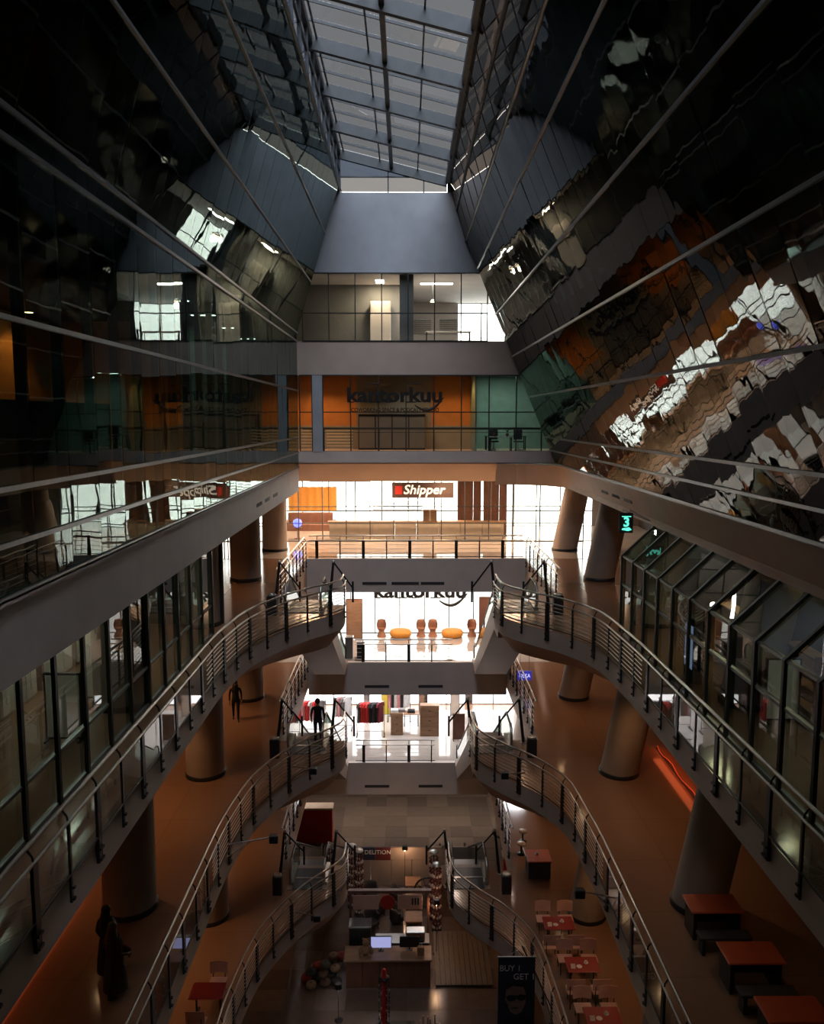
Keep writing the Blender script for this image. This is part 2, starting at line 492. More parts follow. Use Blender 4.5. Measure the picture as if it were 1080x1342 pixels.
# bridge fascias (front of the shop floors) with dark slots
for i, (f, sl) in enumerate(((F1, [(-2.2, -1.0), (-.75, .6), (.7, 1.86)]), (F2, [(-2.12, -.89), (.58, 1.81)]), (F3, [(-2.15, -.9), (.6, 1.82)]))):
    wr = EDGE[f] - .12
    tag(MB().box(WELL, wr, 40.2, 40.45, f - 1.65, f + .03).build('trim_%d' % (8 + i), M['plaster']), kind='structure')
    sm_ = MB()
    for a, b in sl: sm_.box(a, b, 40.185, 40.2, f - 1.28, f - 1.14)
    tag(sm_.build('trim_%d' % (11 + i), M['dark']), kind='structure')

# ------------------------------------------------------------------ curtain walls: panes, transoms, mullions, each an object
BAY = 1.273
def pane_wall(root, prof, ys, gm, jitter, mull=.05, mdepth=.16, tr=.035, tdepth=.1, out=+1, proud=False, alu=M['alu'], mul=M['mullion'], light_rows=()):
    """prof: [(x, z)...] section from bottom to top; ys: bay lines; out: side the atrium is on (+1 = +x)"""
    for i in range(len(prof) - 1):
        (x0, z0), (x1, z1) = prof[i], prof[i + 1]
        L = math.hypot(x1 - x0, z1 - z0)
        up = Vector((x1 - x0, 0, z1 - z0)).normalized()
        al = Vector((0, 1, 0))
        nrm = al.cross(up)
        base = Matrix((al, up, nrm)).transposed()
        me = MB().obox((0, 0, 0), BAY - .02, L - .02, .018).mesh('glass_pane', gm)
        for a, b in zip(ys, ys[1:]):
            o = link('glass_pane', me, root, ((x0 + x1) / 2, (a + b) / 2, (z0 + z1) / 2))
            j = Euler((R.gauss(0, jitter), R.gauss(0, jitter), 0)).to_matrix()
            o.rotation_euler = (base @ j).to_euler()
    for i, (x, z) in enumerate(prof):
        MB().box(x - .05, x + .05, ys[0], ys[-1], z - tr, z + tr).build('transom', alu, root)
    for y in ys:
        mb = MB()
        for (x0, z0), (x1, z1) in zip(prof, prof[1:]):
            up = Vector((x1 - x0, 0, z1 - z0)); L = up.length; up.normalize()
            al = Vector((0, 1, 0)); nrm = al.cross(up)
            c = Vector(((x0 + x1) / 2, y, (z0 + z1) / 2)) + Vector((out if proud else -out, 0, 0)) * (mdepth / 2 + .02)
            mb.obox(c, mull, L + .02, mdepth, Matrix((al, up, nrm)).transposed())
        mb.build('mullion', mul, root)

ys_l = [41.2 - BAY * i for i in range(27)][::-1]
wl_ = struct('wall_left')
pane_wall(wl_, [(left_x(EYE + h), EYE + h) for h in (-2.42, -1.7, -.95, 1.35, 3.75, 4.15, 6.56, 8.87, 11.1)], ys_l, M['glass_wall'], .0035, out=1)
ys_r = [41.6 - BAY * i for i in range(27)][::-1]
wr_ = struct('wall_right')
pane_wall(wr_, [(right_x(EYE + h), EYE + h) for h in (-2.27, -1.6, -.95, 1.05, 3.05, 5.09, 7.3, 8.65)], ys_r, M['glass_lean'], .006, out=-1)

# clerestories under the roof edges
ys_c = [YF - 1.9 * i for i in range(21)][::-1]
def clerestory(name, x0, z0, x1, z1, gm, rows=2, mw=.12):
    root = struct(name)
    up = Vector((x1 - x0, 0, z1 - z0)); L = up.length / rows; upn = up.normalized()
    al = Vector((0, 1, 0)); base = Matrix((al, upn, al.cross(upn))).transposed()
    me = MB().obox((0, 0, 0), 1.86, L - .04, .02).mesh('glass_pane', gm)
    for r_ in range(rows):
        for a in ys_c[:-1]:
            t = (r_ + .5) / rows
            o = link('glass_pane', me, root, (x0 + (x1 - x0) * t, a + .95, z0 + (z1 - z0) * t)); o.rotation_euler = base.to_euler()
    for r_ in range(rows + 1):
        t = r_ / rows
        MB().box(x0 + (x1 - x0) * t - .05, x0 + (x1 - x0) * t + .05, ys_c[0], ys_c[-1], z0 + (z1 - z0) * t - .06, z0 + (z1 - z0) * t + .06).build('transom', M['rafter'], root)
    for y in ys_c:
        MB().obox(Vector(((x0 + x1) / 2, y, (z0 + z1) / 2)), mw, up.length, .14 if mw > .1 else .05, base).build('mullion', M['rafter'], root)
    return root
clerestory('window_1', XLC, ZLC + .05, XL, ZL - .05, M['glass_sky_blue'])
clerestory('window_2', XRC, ZRC + .05, XR, ZR - .05, M['glass_bronze'], 2, .05)

# ------------------------------------------------------------------ skylight: panes, rafters, purlins, ridge beam
sky = struct('window_3')
def sk(x): return ZL + (ZR - ZL) * (x - XL) / (XR - XL)
cols = [XL, -3.08, -1.3, -.74, .55, XR]
rows_y = [YF - 1.333 * i for i in range(29)][::-1]
for a, b in zip(cols, cols[1:]):
    w = b - a
    sl = math.atan2(ZR - ZL, XR - XL)
    me = MB().obox((0, 0, 0), w / math.cos(sl) - .02, 1.31, .02).mesh('glass_pane', M['glass_sky'])
    for y in rows_y[:-1]:
        o = link('glass_pane', me, sky, ((a + b) / 2, y + .667, sk((a + b) / 2) + .02)); o.rotation_euler = (0, -sl, 0)
for x, r_ in zip(cols, (.1, .028, .028, .085, .028, .1)):
    MB().box(x - r_, x + r_, rows_y[0], YF, sk(x) - (.3 if r_ > .05 else .09), sk(x)).build('beam', M['rafter'], sky)
for i, y in enumerate(rows_y):
    big = (len(rows_y) - 1 - i) % 3 == 0
    sl = math.atan2(ZR - ZL, XR - XL)
    c = Vector(((XL + XR) / 2, y, (ZL + ZR) / 2 - (.24 if big else .05)))
    MB().obox(c, (XR - XL) / math.cos(sl), .2 if big else .05, .44 if big else .09, Euler((0, -sl, 0)).to_matrix()).build('rafter', M['rafter'], sky)
# far gable: blue triangular lights over a pale strip
gab = struct('window_4')
gx = [XL, -.9, .85, XR]
for a, b in zip(gx, gx[1:]):
    za, zb = sk(a) - .15, sk(b) - .1
    if zb > ZR + .02:
        MB().prism([(a + .03, ZR + .03), (b - .03, ZR + .03), (b - .03, zb), (a + .03, za)], (YF, YF + .02), lambda u, v, w: (u, w, v)).build('glass_pane', M['glass_sky_blue'], gab, fix=True)
    else:
        MB().prism([(a + .03, ZR + .03), (b - .25, ZR + .05), (a + .03, za)], (YF, YF + .02), lambda u, v, w: (u, w, v)).build('glass_pane', M['glass_sky_blue'], gab, fix=True)
    MB().box(a + .03, b - .03, YF, YF + .02, EYE + 11.05, ZR - .03).build('glass_pane', M['glass_strip'], gab)
    MB().box(a - .03, a + .03, YF - .03, YF + .05, EYE + 11.02, sk(a) - .1).build('mullion', M['rafter'], gab)
MB().box(XL, XR, YF - .03, YF + .05, ZR - .035, ZR + .03).build('transom', M['rafter'], gab)
tag(MB().box(XR, right_x(EYE + 11.02) + .5, YF, YF + .3, EYE + 11.0, ZL).build('wall_far', M['rafter']), kind='structure')
tag(MB().box(XLC - 1.2, XL, YF, YF + .3, EYE + 11.0, ZL).build('wall_far', M['rafter']), kind='structure')

# ------------------------------------------------------------------ rear shop fronts and the bright outdoors
tag(MB().box(-60, 60, 53.5, 160, -.45, -.3).build('floor', M['terrace']), kind='structure')

def front(name, y, xs, zs, gm, fm, mw=.035, dp=.08, proud=True):
    """a glazed wall facing the camera: panes one by one, bars between"""
    root = struct(name)
    for z0, z1 in zip(zs, zs[1:]):
        for a, b in zip(xs, xs[1:]):
            MB().box(a + mw, b - mw, y, y + .015, z0 + mw, z1 - mw).build('glass_pane', gm, root)
    for a in xs: MB().box(a - mw, a + mw, y - dp / 2, y + dp / 2, zs[0], zs[-1]).build('mullion', fm, root)
    for z in zs: MB().box(xs[0], xs[-1], y - dp / 2 + .005, y + dp / 2 - .005, z - mw, z + mw).build('transom', fm, root)
    return root
fx = [-11.405 + 1.335 * i for i in range(17)]
front('window_5', 46.0, fx, [F1 + .02, F1 + 1.05, F1 + 2.0, F1 + 3.5], M['glass_clear'], M['mullion'], .025)
front('window_6', 46.0, [-4.6 + 1.4 * i for i in range(8)], [F2 + .02, F2 + 2.55, F2 + 3.9], M['glass_clear'], M['mullion'], .022)
front('window_7', 41.99, [-5.4, -4.77] + [-4.23 + 1.4 * i for i in range(7)] + [5.55, 6.85, 7.5], [F0 + .02, F0 + 1.2, F0 + 2.0, F0 + 3.84], M['glass_clear'], M['mullion'], .028)
front('window_8', 41.99, [-5.2 + 1.32 * i for i in range(8)], [EYE + 3.84, EYE + 5.2, EYE + 7.15], M['glass_clear'], M['mullion'], .028)
# exterior rear windows and walls
def rear(f, top, x0, x1, n):
    tag(MB().box(-15, x0, 52.7, 53, f, top).box(x1, 15, 52.7, 53, f, top).build('wall_far', M['office_wall']), kind='structure')
    xs = [x0 + (x1 - x0) * i / n for i in range(n + 1)]
    return xs
xs = rear(F1, F0 - 1.63, -13.5, 12.0, 15); front('window_9', 52.8, xs, [F1, F1 + 1.0, F0 - 1.63], M['glass_clear'], M['mullion'], .04)
tag(MB().box(-15, -5.2, 47.6, 47.9, F2, F1 - 1.3).box(5.6, 15, 47.6, 47.9, F2, F1 - 1.3).build('wall_far', M['office_wall']), kind='structure')
tag(MB().box(-30, 30, 47.9, 75, F2 - .3, F2 - .02).build('floor', M['terrace']), kind='structure')  # pale podium added outside so the shop glass shows white
tag(MB().box(-15, 15, 49.5, 49.8, F3, F2 - 1.3).build('wall_far', M['plaster']), kind='structure')
tag(MB().box(-15, 15, 52.7, 53, 0, F3 - 1.3).build('wall_far', M['office_wall']), kind='structure')
tag(MB().box(-15, 15, 52.7, 53, F0, EYE + 3.9).build('wall_far', M['office_wall']), kind='structure')
tag(MB().box(-15, 15, YF + .3, 53, EYE + 2.3, EYE + 3.8).build('floor', M['office_wall']), kind='structure')
tag(MB().box(-15, 15, YF + .3, 53, EYE + 7.15, EYE + 7.5).build('ceiling', M['plaster']), kind='structure')
tag(MB().box(-.2, 3.2, 52.6, 52.7, EYE + 3.8, EYE + 7.15).build('wall_far', M['plaster']), kind='structure')
tag(MB().box(-15, 3.2, 52.7, 53, EYE + 3.8, EYE + 7.2).box(6.2, 15, 52.7, 53, EYE + 3.8, EYE + 7.2).build('wall_far', M['office_wall']), kind='structure')
front('window_12', 52.8, [3.2, 4.7, 6.2], [EYE + 3.8, EYE + 7.15], M['glass_clear'], M['mullion'], .04)

# ------------------------------------------------------------------ gallery shop walls at F1: left glass wall, right glasshouse
ys1 = [26.0 - 1.31 * i for i in range(18)][::-1]
BAY = 1.31
w13 = struct('window_13')
pane_wall(w13, [(-6.3, F1 + .03), (-6.3, F1 + .95), (-6.3, BB)], ys1, M['glass_green'], .002, mull=.10, mdepth=.07, tr=.03, proud=True)
ys2 = [26.2 - 1.28 * i for i in range(18)][::-1]
BAY = 1.28
w14 = struct('window_14')
pane_wall(w14, [(7.0, F1 + .03), (7.0, F1 + 1.6), (7.0, EYE - 4.42), (8.02, RB - .02)], ys2, M['glass_green'], .002, mull=.10, mdepth=.07, tr=.03, out=-1, proud=True)
BAY = 1.273

# ------------------------------------------------------------------ columns
def column(x0, x1, y, label):
    r = .65
    o = thing('concrete_column', label, 'column', (x0, y, 0), 'round columns along the galleries')
    n = 28
    vs = [(x0 + (x1 - x0) * t + r * math.cos(2 * PI * k / n), y + r * math.sin(2 * PI * k / n), (BB) * t) for t in (0, .25, .5, .75, 1) for k in range(n)]
    MB()._add(vs, [(i * n + k, i * n + (k + 1) % n, (i + 1) * n + (k + 1) % n, (i + 1) * n + k) for i in range(4) for k in range(n)], 0, True).build('shaft', M['col_stone'], o)
    for f in (0, F3, F2, F1):
        t = (f + .06) / BB
        MB().lathe([(r + .03, 0), (r + .03, .12), (r + .005, .14)], (x0 + (x1 - x0) * t, y, f), 28).build('base_ring', M['dark_steel'], o)
    return o
COLY = [19.5, 27.3, 35.1, 43.0]
nth = ['nearest', 'second', 'third', 'farthest']
for i, y in enumerate(COLY):
    column(-6.95, -6.95, y, nth[i] + ' upright round column on the left of the atrium, counted from the camera')
    column(5.35, 8.95, y, nth[i] + ' leaning round column on the right of the atrium, counted from the camera')
# ================================================================== RAILINGS
def post_mesh(w, t, name):
    """flat post bolted to the slab face, with a bracket that carries the hand rail"""
    b = MB().box(-w / 2, w / 2, -t / 2, t / 2, -.34, .93)
    b.box(-w / 2, w / 2, -.06, .02, -.30, -.26).box(-w / 2, w / 2, -.06, .02, -.12, -.08)
    b.tube([(0, 0, .90), (0, .02, 1.02), (0, .09, 1.12)], .018, 6)
    return b.mesh(name, M['dark_steel'])
POST_THICK, POST_THIN = post_mesh(.15, .05, 'post'), post_mesh(.06, .04, 'post')

def shift(path, nrm, d): return [(x + n[0] * d, y + n[1] * d) for (x, y), n in zip(path, nrm)]

def railing(label, path, side, z, group='steel gallery railings', bars_from=None, glass_to=None, spacing=1.15, bar_n=6, cat='railing'):
    root = thing('balcony_railing', label, cat, (path[0][0], path[0][1], z), group)
    N = normals(path, side)
    line = shift(path, N, .035)
    out = shift(path, N, .035 - .09)
    def tube(name, pl, h, r, m): return MB().tube([(x, y, z + h) for x, y in pl], r, 8).build(name, m, root)
    tube('hand_rail', out, 1.15, .034, M['steel'])
    tube('top_rail', line, .93, .026, M['steel'])
    tube('bottom_rail', line, .10, .022, M['dark_steel'])
    tr = along(line, spacing, spacing * .35)
    for i, (x, y, a) in enumerate(tr):
        o = link('post', POST_THICK if i % 2 == 0 else POST_THIN, root, (x - path[0][0], y - path[0][1], 0), (0, 0, a if side > 0 else a + PI))
    if bars_from is not None:
        seg = [p for p in line if p[1] >= bars_from] if bars_from > -1e6 else line
        for k in range(bar_n):
            tube('bar', seg, .10 + (.83) * (k + 1) / (bar_n + 1), .011, M['steel'])
    if glass_to is not None:
        for (x, y, a), (x2, y2, a2) in zip(tr, tr[1:]):
            if y2 < glass_to:
                MB().box(x - .006, x + .006, y + .05, y2 - .05, z + .13, z + .88).build('glass_panel', M['glass_clear'], root)
    return root

NM = {F1: 'uppermost', F2: 'middle', F3: 'lowest'}
for f in (F1, F2, F3):
    railing(f'curved steel railing along the left edge of the {NM[f]} gallery', PLANS[f][0], 1, f, bars_from=20.0, glass_to=20.3)
    railing(f'curved steel railing along the right edge of the {NM[f]} gallery', PLANS[f][1], -1, f, bars_from=20.0, glass_to=20.3)
    wr = EDGE[f] - .12
    for sx, x, s_ in (('left', WELL, 1), ('right', wr, -1)):
        path = [(x + .35 * s_, 31.3), (x, 31.3), (x, 34.0), (x, 37.0), (x, 40.2)]
        N = normals(path, s_)
        railing(f'straight railing beside the {sx} escalator well on the {NM[f]} gallery', [(x, 31.3 + .5 * i) for i in range(18)], s_, f, 'railings beside the escalator wells', bars_from=20, bar_n=3)
    if f == F1: br = (WELL + .1, wr - .1)
    else: br = (-2.6, wr - 2.75)
    n_ = 14
    railing(f'straight railing along the front of the {NM[f]} bridge', [(br[0] + (br[1] - br[0]) * i / n_, 40.36) for i in range(n_ + 1)], 1, f, 'bridge railings', bars_from=-1e9, bar_n=3)

# ================================================================== ESCALATORS (from each gallery tip down to the next bridge)
M['esc_side'] = mat('tan_escalator_cladding', (0.34, 0.25, 0.20), 0.5, var=0.05, scale=1)
M['step'] = mat('ribbed_step_metal', (0.20, 0.20, 0.20), 0.4, 0.8, var=0.1, scale=20)
M['rubber'] = mat('black_rubber', (0.015, 0.015, 0.015), 0.45)
def escalator(cx, f, fb, label, sgn):
    root = thing('escalator', label, 'escalator', (cx, 29.0, f), 'escalators between the galleries')
    y0, y1, y2, y3 = 28.9, 30.6, 30.6 + (f - fb) / math.tan(math.radians(30)), 0
    y3 = y2 + .9
    prof_t = [(y0, f + .02), (y1, f + .02), (y2, fb + .05), (y3, fb + .05)]
    under = [(y3, fb - .02), (y2 + .1, fb - .02), (y2 - 1.2, fb - .05), (y1 - .2, f - 1.0), (y0 + .3, f - 1.0), (y0, f - .5)]
    poly = prof_t + under
    MB().prism(poly, (cx - .75, cx + .75), lambda u, v, w: (w, u, v)).build('truss', M['esc_side'], root, fix=True)
    MB().box(cx - .55, cx + .55, y0 + .02, y1 - .25, f + .02, f + .035).build('landing_plate', M['dark_steel'], root)
    MB().box(cx - .55, cx + .55, y0 + .72, y0 + .80, f + .036, f + .045).build('comb_plate', M['steel'], root)
    st = MB()
    n = 24
    for i in range(n):
        t = (i + .5) / n
        y, z = y1 + (y2 - y1) * t, f + (fb - f) * t
        st.box(cx - .5, cx + .5, y - .2, y + .2, z - .02, z + .13)
    tag(st.build('steps', M['step'], root), kind='stuff')
    for s_ in (-1, 1):
        x = cx + s_ * .63
        pl = [(y0 + .35, .02), (y0 + .2, .45), (y0 + .35, .88), (y1, .88)]
        ln = [(y0 + .35, f + .02), (y1, f + .02), (y2, fb + .05), (y3 - .3, fb + .05), (y3 - .15, fb + .5), (y3 - .3, fb + .9), (y2, fb + .9), (y1, f + .9), (y0 + .35, f + .9), (y0 + .2, f + .45)]
        MB().prism(ln, (x - .012, x + .012), lambda u, v, w: (w, u, v)).build('balustrade', M['glass_green'], root, fix=True)
        hr = [(x, y0 + .5, f + .12), (x, y0 + .25, f + .2), (x, y0 + .1, f + .5), (x, y0 + .25, f + .84), (x, y0 + .5, f + .96), (x, y1, f + .96), (x, y2, fb + .97), (x, y3 - .4, fb + .97), (x, y3 - .1, fb + .8), (x, y3, fb + .5), (x, y3 - .15, fb + .15)]
        MB().tube(hr, .042, 8).build('hand_rail', M['rubber'], root)
        MB().tube([(x, y0 + .44, f + .05), (x, y0 + .2, f + .2), (x, y0 + .06, f + .5), (x, y0 + .2, f + .86), (x, y0 + .46, f + 1.0)], .05, 8).build('newel_cap', M['steel'], root)
        MB().box(x - .09, x + .09, y0 + .3, y1, f + .02, f + .14).build('skirt', M['steel'], root)
    return root
for f, fb in ((F1, F2), (F2, F3), (F3, G)):
    escalator(-3.72, f, fb, f'escalator running down from the left end of the {NM[f]} gallery', -1)
    escalator(EDGE[f] - 1.95, f, fb, f'escalator running down from the right end of the {NM[f]} gallery', 1)

# tubular A-frames and bollards that stand around each escalator mouth
def a_frame(x, y, f, s_, label):
    root = thing('tubular_brace', label, 'brace', (x, y, f), 'tubular braces at the escalator heads')
    MB().tube([(x - .16 * s_, y - .25, f), (x - .08 * s_, y - .1, f + .8), (x, y, f + 1.65)], [.06, .055, .045], 8).build('strut', M['dark_steel'], root)
    MB().tube([(x, y, f + 1.62), (x + .68 * s_, y + .45, f + .55)], .032, 8).build('stay', M['dark_steel'], root)
    MB().lathe([(.02, 0), (.06, .01), (.07, .05), (.04, .09), (.01, .1)], (x, y, f + 1.6), 10).build('cap', M['steel'], root)
    MB().tube([(x + .68 * s_, y + .45, f), (x + .68 * s_, y + .45, f + .8)], .04, 8).build('bollard', M['dark_steel'], root)
    MB().lathe([(.09, 0), (.09, .02), (.05, .03)], (x - .16 * s_, y - .25, f + .01), 12).build('foot_plate', M['steel'], root)
for f in (F1, F2, F3):
    e = EDGE[f] - 1.95
    for k, (x, s_, w) in enumerate(((-4.72, 1, 'outer left'), (-2.72, 1, 'inner left'), (e + 1.05, -1, 'outer right'), (e - .9, -1, 'inner right'))):
        a_frame(x, 30.2, f, s_, f'dark tubular A-shaped brace, {w} one at the {NM[f]} gallery escalators')
# ================================================================== LAMPS (each lamp's light lives in its own fixture)
M['lens'] = mat('warm_lamp_lens', (0.9, 0.8, 0.6), 0.4, emit=(1.0, 0.62, 0.30), estr=22.0)
M['lens_cool'] = mat('white_lamp_lens', (0.9, 0.9, 0.9), 0.4, emit=(1.0, 0.93, 0.82), estr=12.0)
SPOT_W = 125.0
def downlight(x, y, z, label, power=SPOT_W, col=(1.0, 0.50, 0.22), lens='lens', size=1.9, group='warm downlights in the gallery ceilings'):
    r = thing('downlight', label, 'lamp', (x, y, z), group)
    MB().lathe([(.10, -.035), (.115, -.03), (.12, 0)], (x, y, z), 14).build('trim_ring', M['alu'], r)
    MB().lathe([(.001, -.040), (.085, -.038)], (x, y, z), 12).build('lens', M[lens], r)
    L = bpy.data.lights.new('downlight', 'SPOT')
    L.energy, L.color, L.spot_size, L.spot_blend, L.shadow_soft_size = power, col, size, .6, .08
    o = link('lamp_light', L, r, (0, 0, -.07))
    return r
for z, f, nm, pw in ((BB, F1, 'over the uppermost gallery', .6), (F1 - 1.3, F2, 'over the middle gallery', 1.2), (F2 - 1.3, F3, 'over the lowest gallery', 1.1), (F3 - 1.3, G, 'over the ground floor', .5)):
    for i, y in enumerate((10.5, 16.0, 21.5, 25.2, 31.8, 36.5)):
        if f == F1 and y < 27: continue
        for sx, x in (('left', -8.6), ('right', EDGE.get(f, 4.3) + 2.0 if f != F1 else 9.6)):
            downlight(x, y, z if sx == 'left' or f != F1 else RB, f'small round warm downlight {nm}, {sx} side, {["first","second","third","fourth","fifth","sixth"][i]} from the near end', SPOT_W * pw * (1.0 if sx == 'left' else .42) * (.03, .08, .5, .9, 1, 1)[i])

def lamp_point(x, y, z, label, power, col, r=.15, name='pendant_lamp', cat='lamp', group=None, lens='lens', hang=.5):
    o = thing(name, label, cat, (x, y, z), group)
    MB().tube([(x, y, z + hang), (x, y, z + .1)], .012, 6).build('cord', M['dark_steel'], o)
    MB().lathe([(.16, 0), (.15, .05), (.08, .13), (.03, .16)], (x, y, z), 16).build('lamp_shade', M['dark_steel'], o)
    MB().lathe([(.001, -.01), (.13, .0)], (x, y, z), 12).build('lens', M[lens], o)
    L = bpy.data.lights.new(name, 'POINT'); L.energy, L.color, L.shadow_soft_size = power, col, r
    link('lamp_light', L, o, (0, 0, -.22))
    return o

def panel_light(x, y, z, w, d, label, power, col, lens='lens_cool', group='ceiling light panels'):
    o = thing('ceiling_light', label, 'lamp', (x, y, z), group)
    MB().box(x - w / 2, x + w / 2, y - d / 2, y + d / 2, z - .02, z).build('frame', M['alu'], o)
    MB().box(x - w / 2 + .04, x + w / 2 - .04, y - d / 2 + .04, y + d / 2 - .04, z - .03, z - .02).build('diffuser', M[lens], o)
    L = bpy.data.lights.new('ceiling_light', 'AREA'); L.shape = 'RECTANGLE'; L.size, L.size_y = w, d; L.energy, L.color = power, col
    link('lamp_light', L, o, (0, 0, -.06))
    return o

# ================================================================== OFFICE FLOOR (camera level)
tag(MB().box(-9.1, -9.0, -2, 21.2, F0, EYE + 3.55).box(-9.0, LX - .3, 21.1, 21.2, F0, EYE + 3.55).build('wall_left', M['orange_wall']), kind='structure')
for i, y in enumerate((14.2, 16.6, 19.0)):
    downlight(-8.5, y, EYE + 2.4, f'{["nearest", "middle", "farthest"][i]} orange office ceiling spot behind the left glass', 110, (1.0, .45, .14), group='spots in the orange office')
tag(MB().box(-8.3, -8.2, 21.2, 42, F0, EYE + 3.55).build('wall_left', M['green_lining']), kind='structure')
for i, y in enumerate((22.5, 25.5, 29.0, 33.0, 37.5)):
    panel_light(-7.0, y, EYE + 3.54, .9, .25, f'slim white ceiling light behind the left glass, {["first","second","third","fourth","fifth"][i]} from the near end', 16, (.85, 1, .9))
tag(MB().box(-9.0, LX - .35, 6, 21.1, EYE + 2.4, EYE + 2.5).build('ceiling', M['dark']), kind='structure')
o = thing('office_partition', 'long dull green partition standing in the orange office behind the left glass', 'partition', (-7.4, 14, F0))
for i in range(11): MB().bbox(-7.45, -7.38, 7.0 + 1.25 * i, 8.23 + 1.25 * i, F0 + .02, EYE + .35, .008).build('panel', M['green_lining'], o)
# far office behind the shop lettering
tag(MB().box(-15, -2.75, 45.5, 45.6, F0 + 1.3, EYE + 2.3).box(1.35, 3.55, 45.5, 45.6, F0 + 1.3, EYE + 2.3).build('wall_far', M['orange_wall']), kind='structure')
tag(MB().box(-2.75, 1.35, 45.48, 45.6, F0 + 1.3, EYE + 2.3).box(-15, 3.55, 45.46, 45.6, F0, F0 + 1.3).build('wall_far', M['brown_wall']), kind='structure')
M['green_wall'] = mat('green_office_wall', (0.22, 0.31, 0.26), 0.6, var=0.1, scale=2)
tag(MB().box(3.55, 15, 46.5, 46.6, F0, EYE + 2.3).box(3.5, 3.58, 42.2, 46.5, F0, EYE + 2.3).build('wall_far', M['green_wall']), kind='structure')
tag(MB().box(-4.75, -4.25, 41.9, 42.3, F0, EYE + 2.14).build('trim_14', M['wall_blue']), kind='structure')
for i, (x, w) in enumerate(((-3.6, 80), (2.7, 120), (-5.0, 120), (.2, 60))):
    downlight(x, 43.6, EYE + 2.28, f'warm spot in the far orange office, at its {["left end","right end","corridor beside the pillar","middle"][i]}', w, (1.0, .50, .17) if i < 3 else (1, .85, .65), group='spots in the far orange office', size=2.4)
for i, x in enumerate((4.6, 5.6)):
    panel_light(x, 44.2, EYE + 2.28, .5, .2, f'small white ceiling light in the green room, {["left","right"][i]} of the two', 20, (.75, 1, .88))
# dark cabinet row and slatted blind inside
o = thing('reception_cabinet', 'dark wide reception cabinet behind the black lettering', 'cabinet', (-.5, 45.0, F0))
MB().bbox(-2.6, 1.0, 44.6, 45.3, F0, F0 + 1.9).build('body', M['dark'], o)
for i in range(4): MB().box(-2.55 + .9 * i, -1.72 + .9 * i, 44.57, 44.6, F0 + .1, F0 + 1.8).build('door', M['office_wall'], o)
MB().box(-2.7, 1.1, 44.5, 45.35, F0 + 1.9, F0 + 1.95).build('top', M['alu'], o)
M['slat'] = mat('pale_blind_slat', (.55, .47, .38), .5, var=.05)
def blind(name, label, x0, x1, y, z0, z1, n, m='slat', group=None, cat='blind'):
    o = thing(name, label, cat, ((x0 + x1) / 2, y, z0), group)
    me = MB().obox((0, 0, 0), x1 - x0, .06, .012, Euler((.5, 0, 0)).to_matrix()).mesh('slat', M[m])
    for i in range(n): link('slat', me, o, (0, 0, (z1 - z0) * (i + .5) / n))
    MB().box(x0, x1, y - .03, y + .03, z1, z1 + .05).build('head_rail', M['alu'], o)
    for x in (x0 + .1, x1 - .1): MB().tube([(x, y, z0), (x, y, z1)], .004, 4).build('cord', M['alu'], o)
    return o
blind('slat_blind', 'pale slatted blind low behind the orange office glass, left of the cabinet', -4.1, -2.75, 42.35, F0 + .05, F0 + 1.15, 7)
blind('slat_blind', 'pale slatted blind in the narrow corridor window at the far left corner', -5.45, -4.8, 42.35, F0 + .05, F0 + 1.15, 7)
o = thing('office_handrail', 'thin dark handrail crossing behind the far office glass', 'railing', (0, 42.2, F0))
MB().tube([(-5.3, 42.2, F0 + 1.15), (7.4, 42.2, F0 + 1.15)], .03, 8).build('rail', M['mullion'], o)
MB().tube([(-5.3, 42.2, F0 + .98), (7.4, 42.2, F0 + .98)], .015, 6).build('lower_rail', M['mullion'], o)
for x in (-4.2, -1.4, 1.4, 4.2, 6.9): MB().tube([(x, 42.2, F0), (x, 42.2, F0 + 1.15)], .02, 6).build('post', M['mullion'], o)
def desk(x, y, z, label, w=1.6, m='office_wall'):
    o = thing('office_desk', label, 'desk', (x, y, z))
    MB().bbox(x - w / 2, x + w / 2, y - .35, y + .35, z + .71, z + .75).build('desk_top', M[m], o)
    for a in (-1, 1):
        for b in (-1, 1): MB().box(x + a * (w / 2 - .06) - .025, x + a * (w / 2 - .06) + .025, y + b * .28 - .025, y + b * .28 + .025, z, z + .71).build('leg', M['dark_steel'], o)
    return o
def office_chair(x, y, z, label, rz=0):
    o = thing('office_chair', label, 'chair', (x, y, z), 'dark office chairs')
    MB().bbox(x - .24, x + .24, y - .24, y + .24, z + .44, z + .52, .03).build('seat', M['dark'], o)
    MB().bbox(x - .23, x + .23, y + .2, y + .27, z + .58, z + 1.1, .02).build('backrest', M['dark'], o)
    MB().tube([(x, y, z + .06), (x, y, z + .44)], .03, 8).build('stem', M['alu'], o)
    b = MB()
    for k in range(5):
        a = k * 2 * PI / 5; b.tube([(x, y, z + .08), (x + .28 * math.cos(a), y + .28 * math.sin(a), z + .03)], .018, 6)
    b.build('star_base', M['alu'], o)
desk(5.3, 44.4, F0, 'dark desk in the green room at the far right', 2.2, 'dark')
office_chair(4.6, 43.6, F0, 'dark office chair at the left of the green room desk')
office_chair(5.9, 43.6, F0, 'dark office chair at the right of the green room desk')
M['leaf'] = mat('dark_green_leaf', (.05, .10, .03), .5, var=.3, scale=12)
M['pot'] = mat('brown_pot', (.18, .09, .05), .5, var=.1)
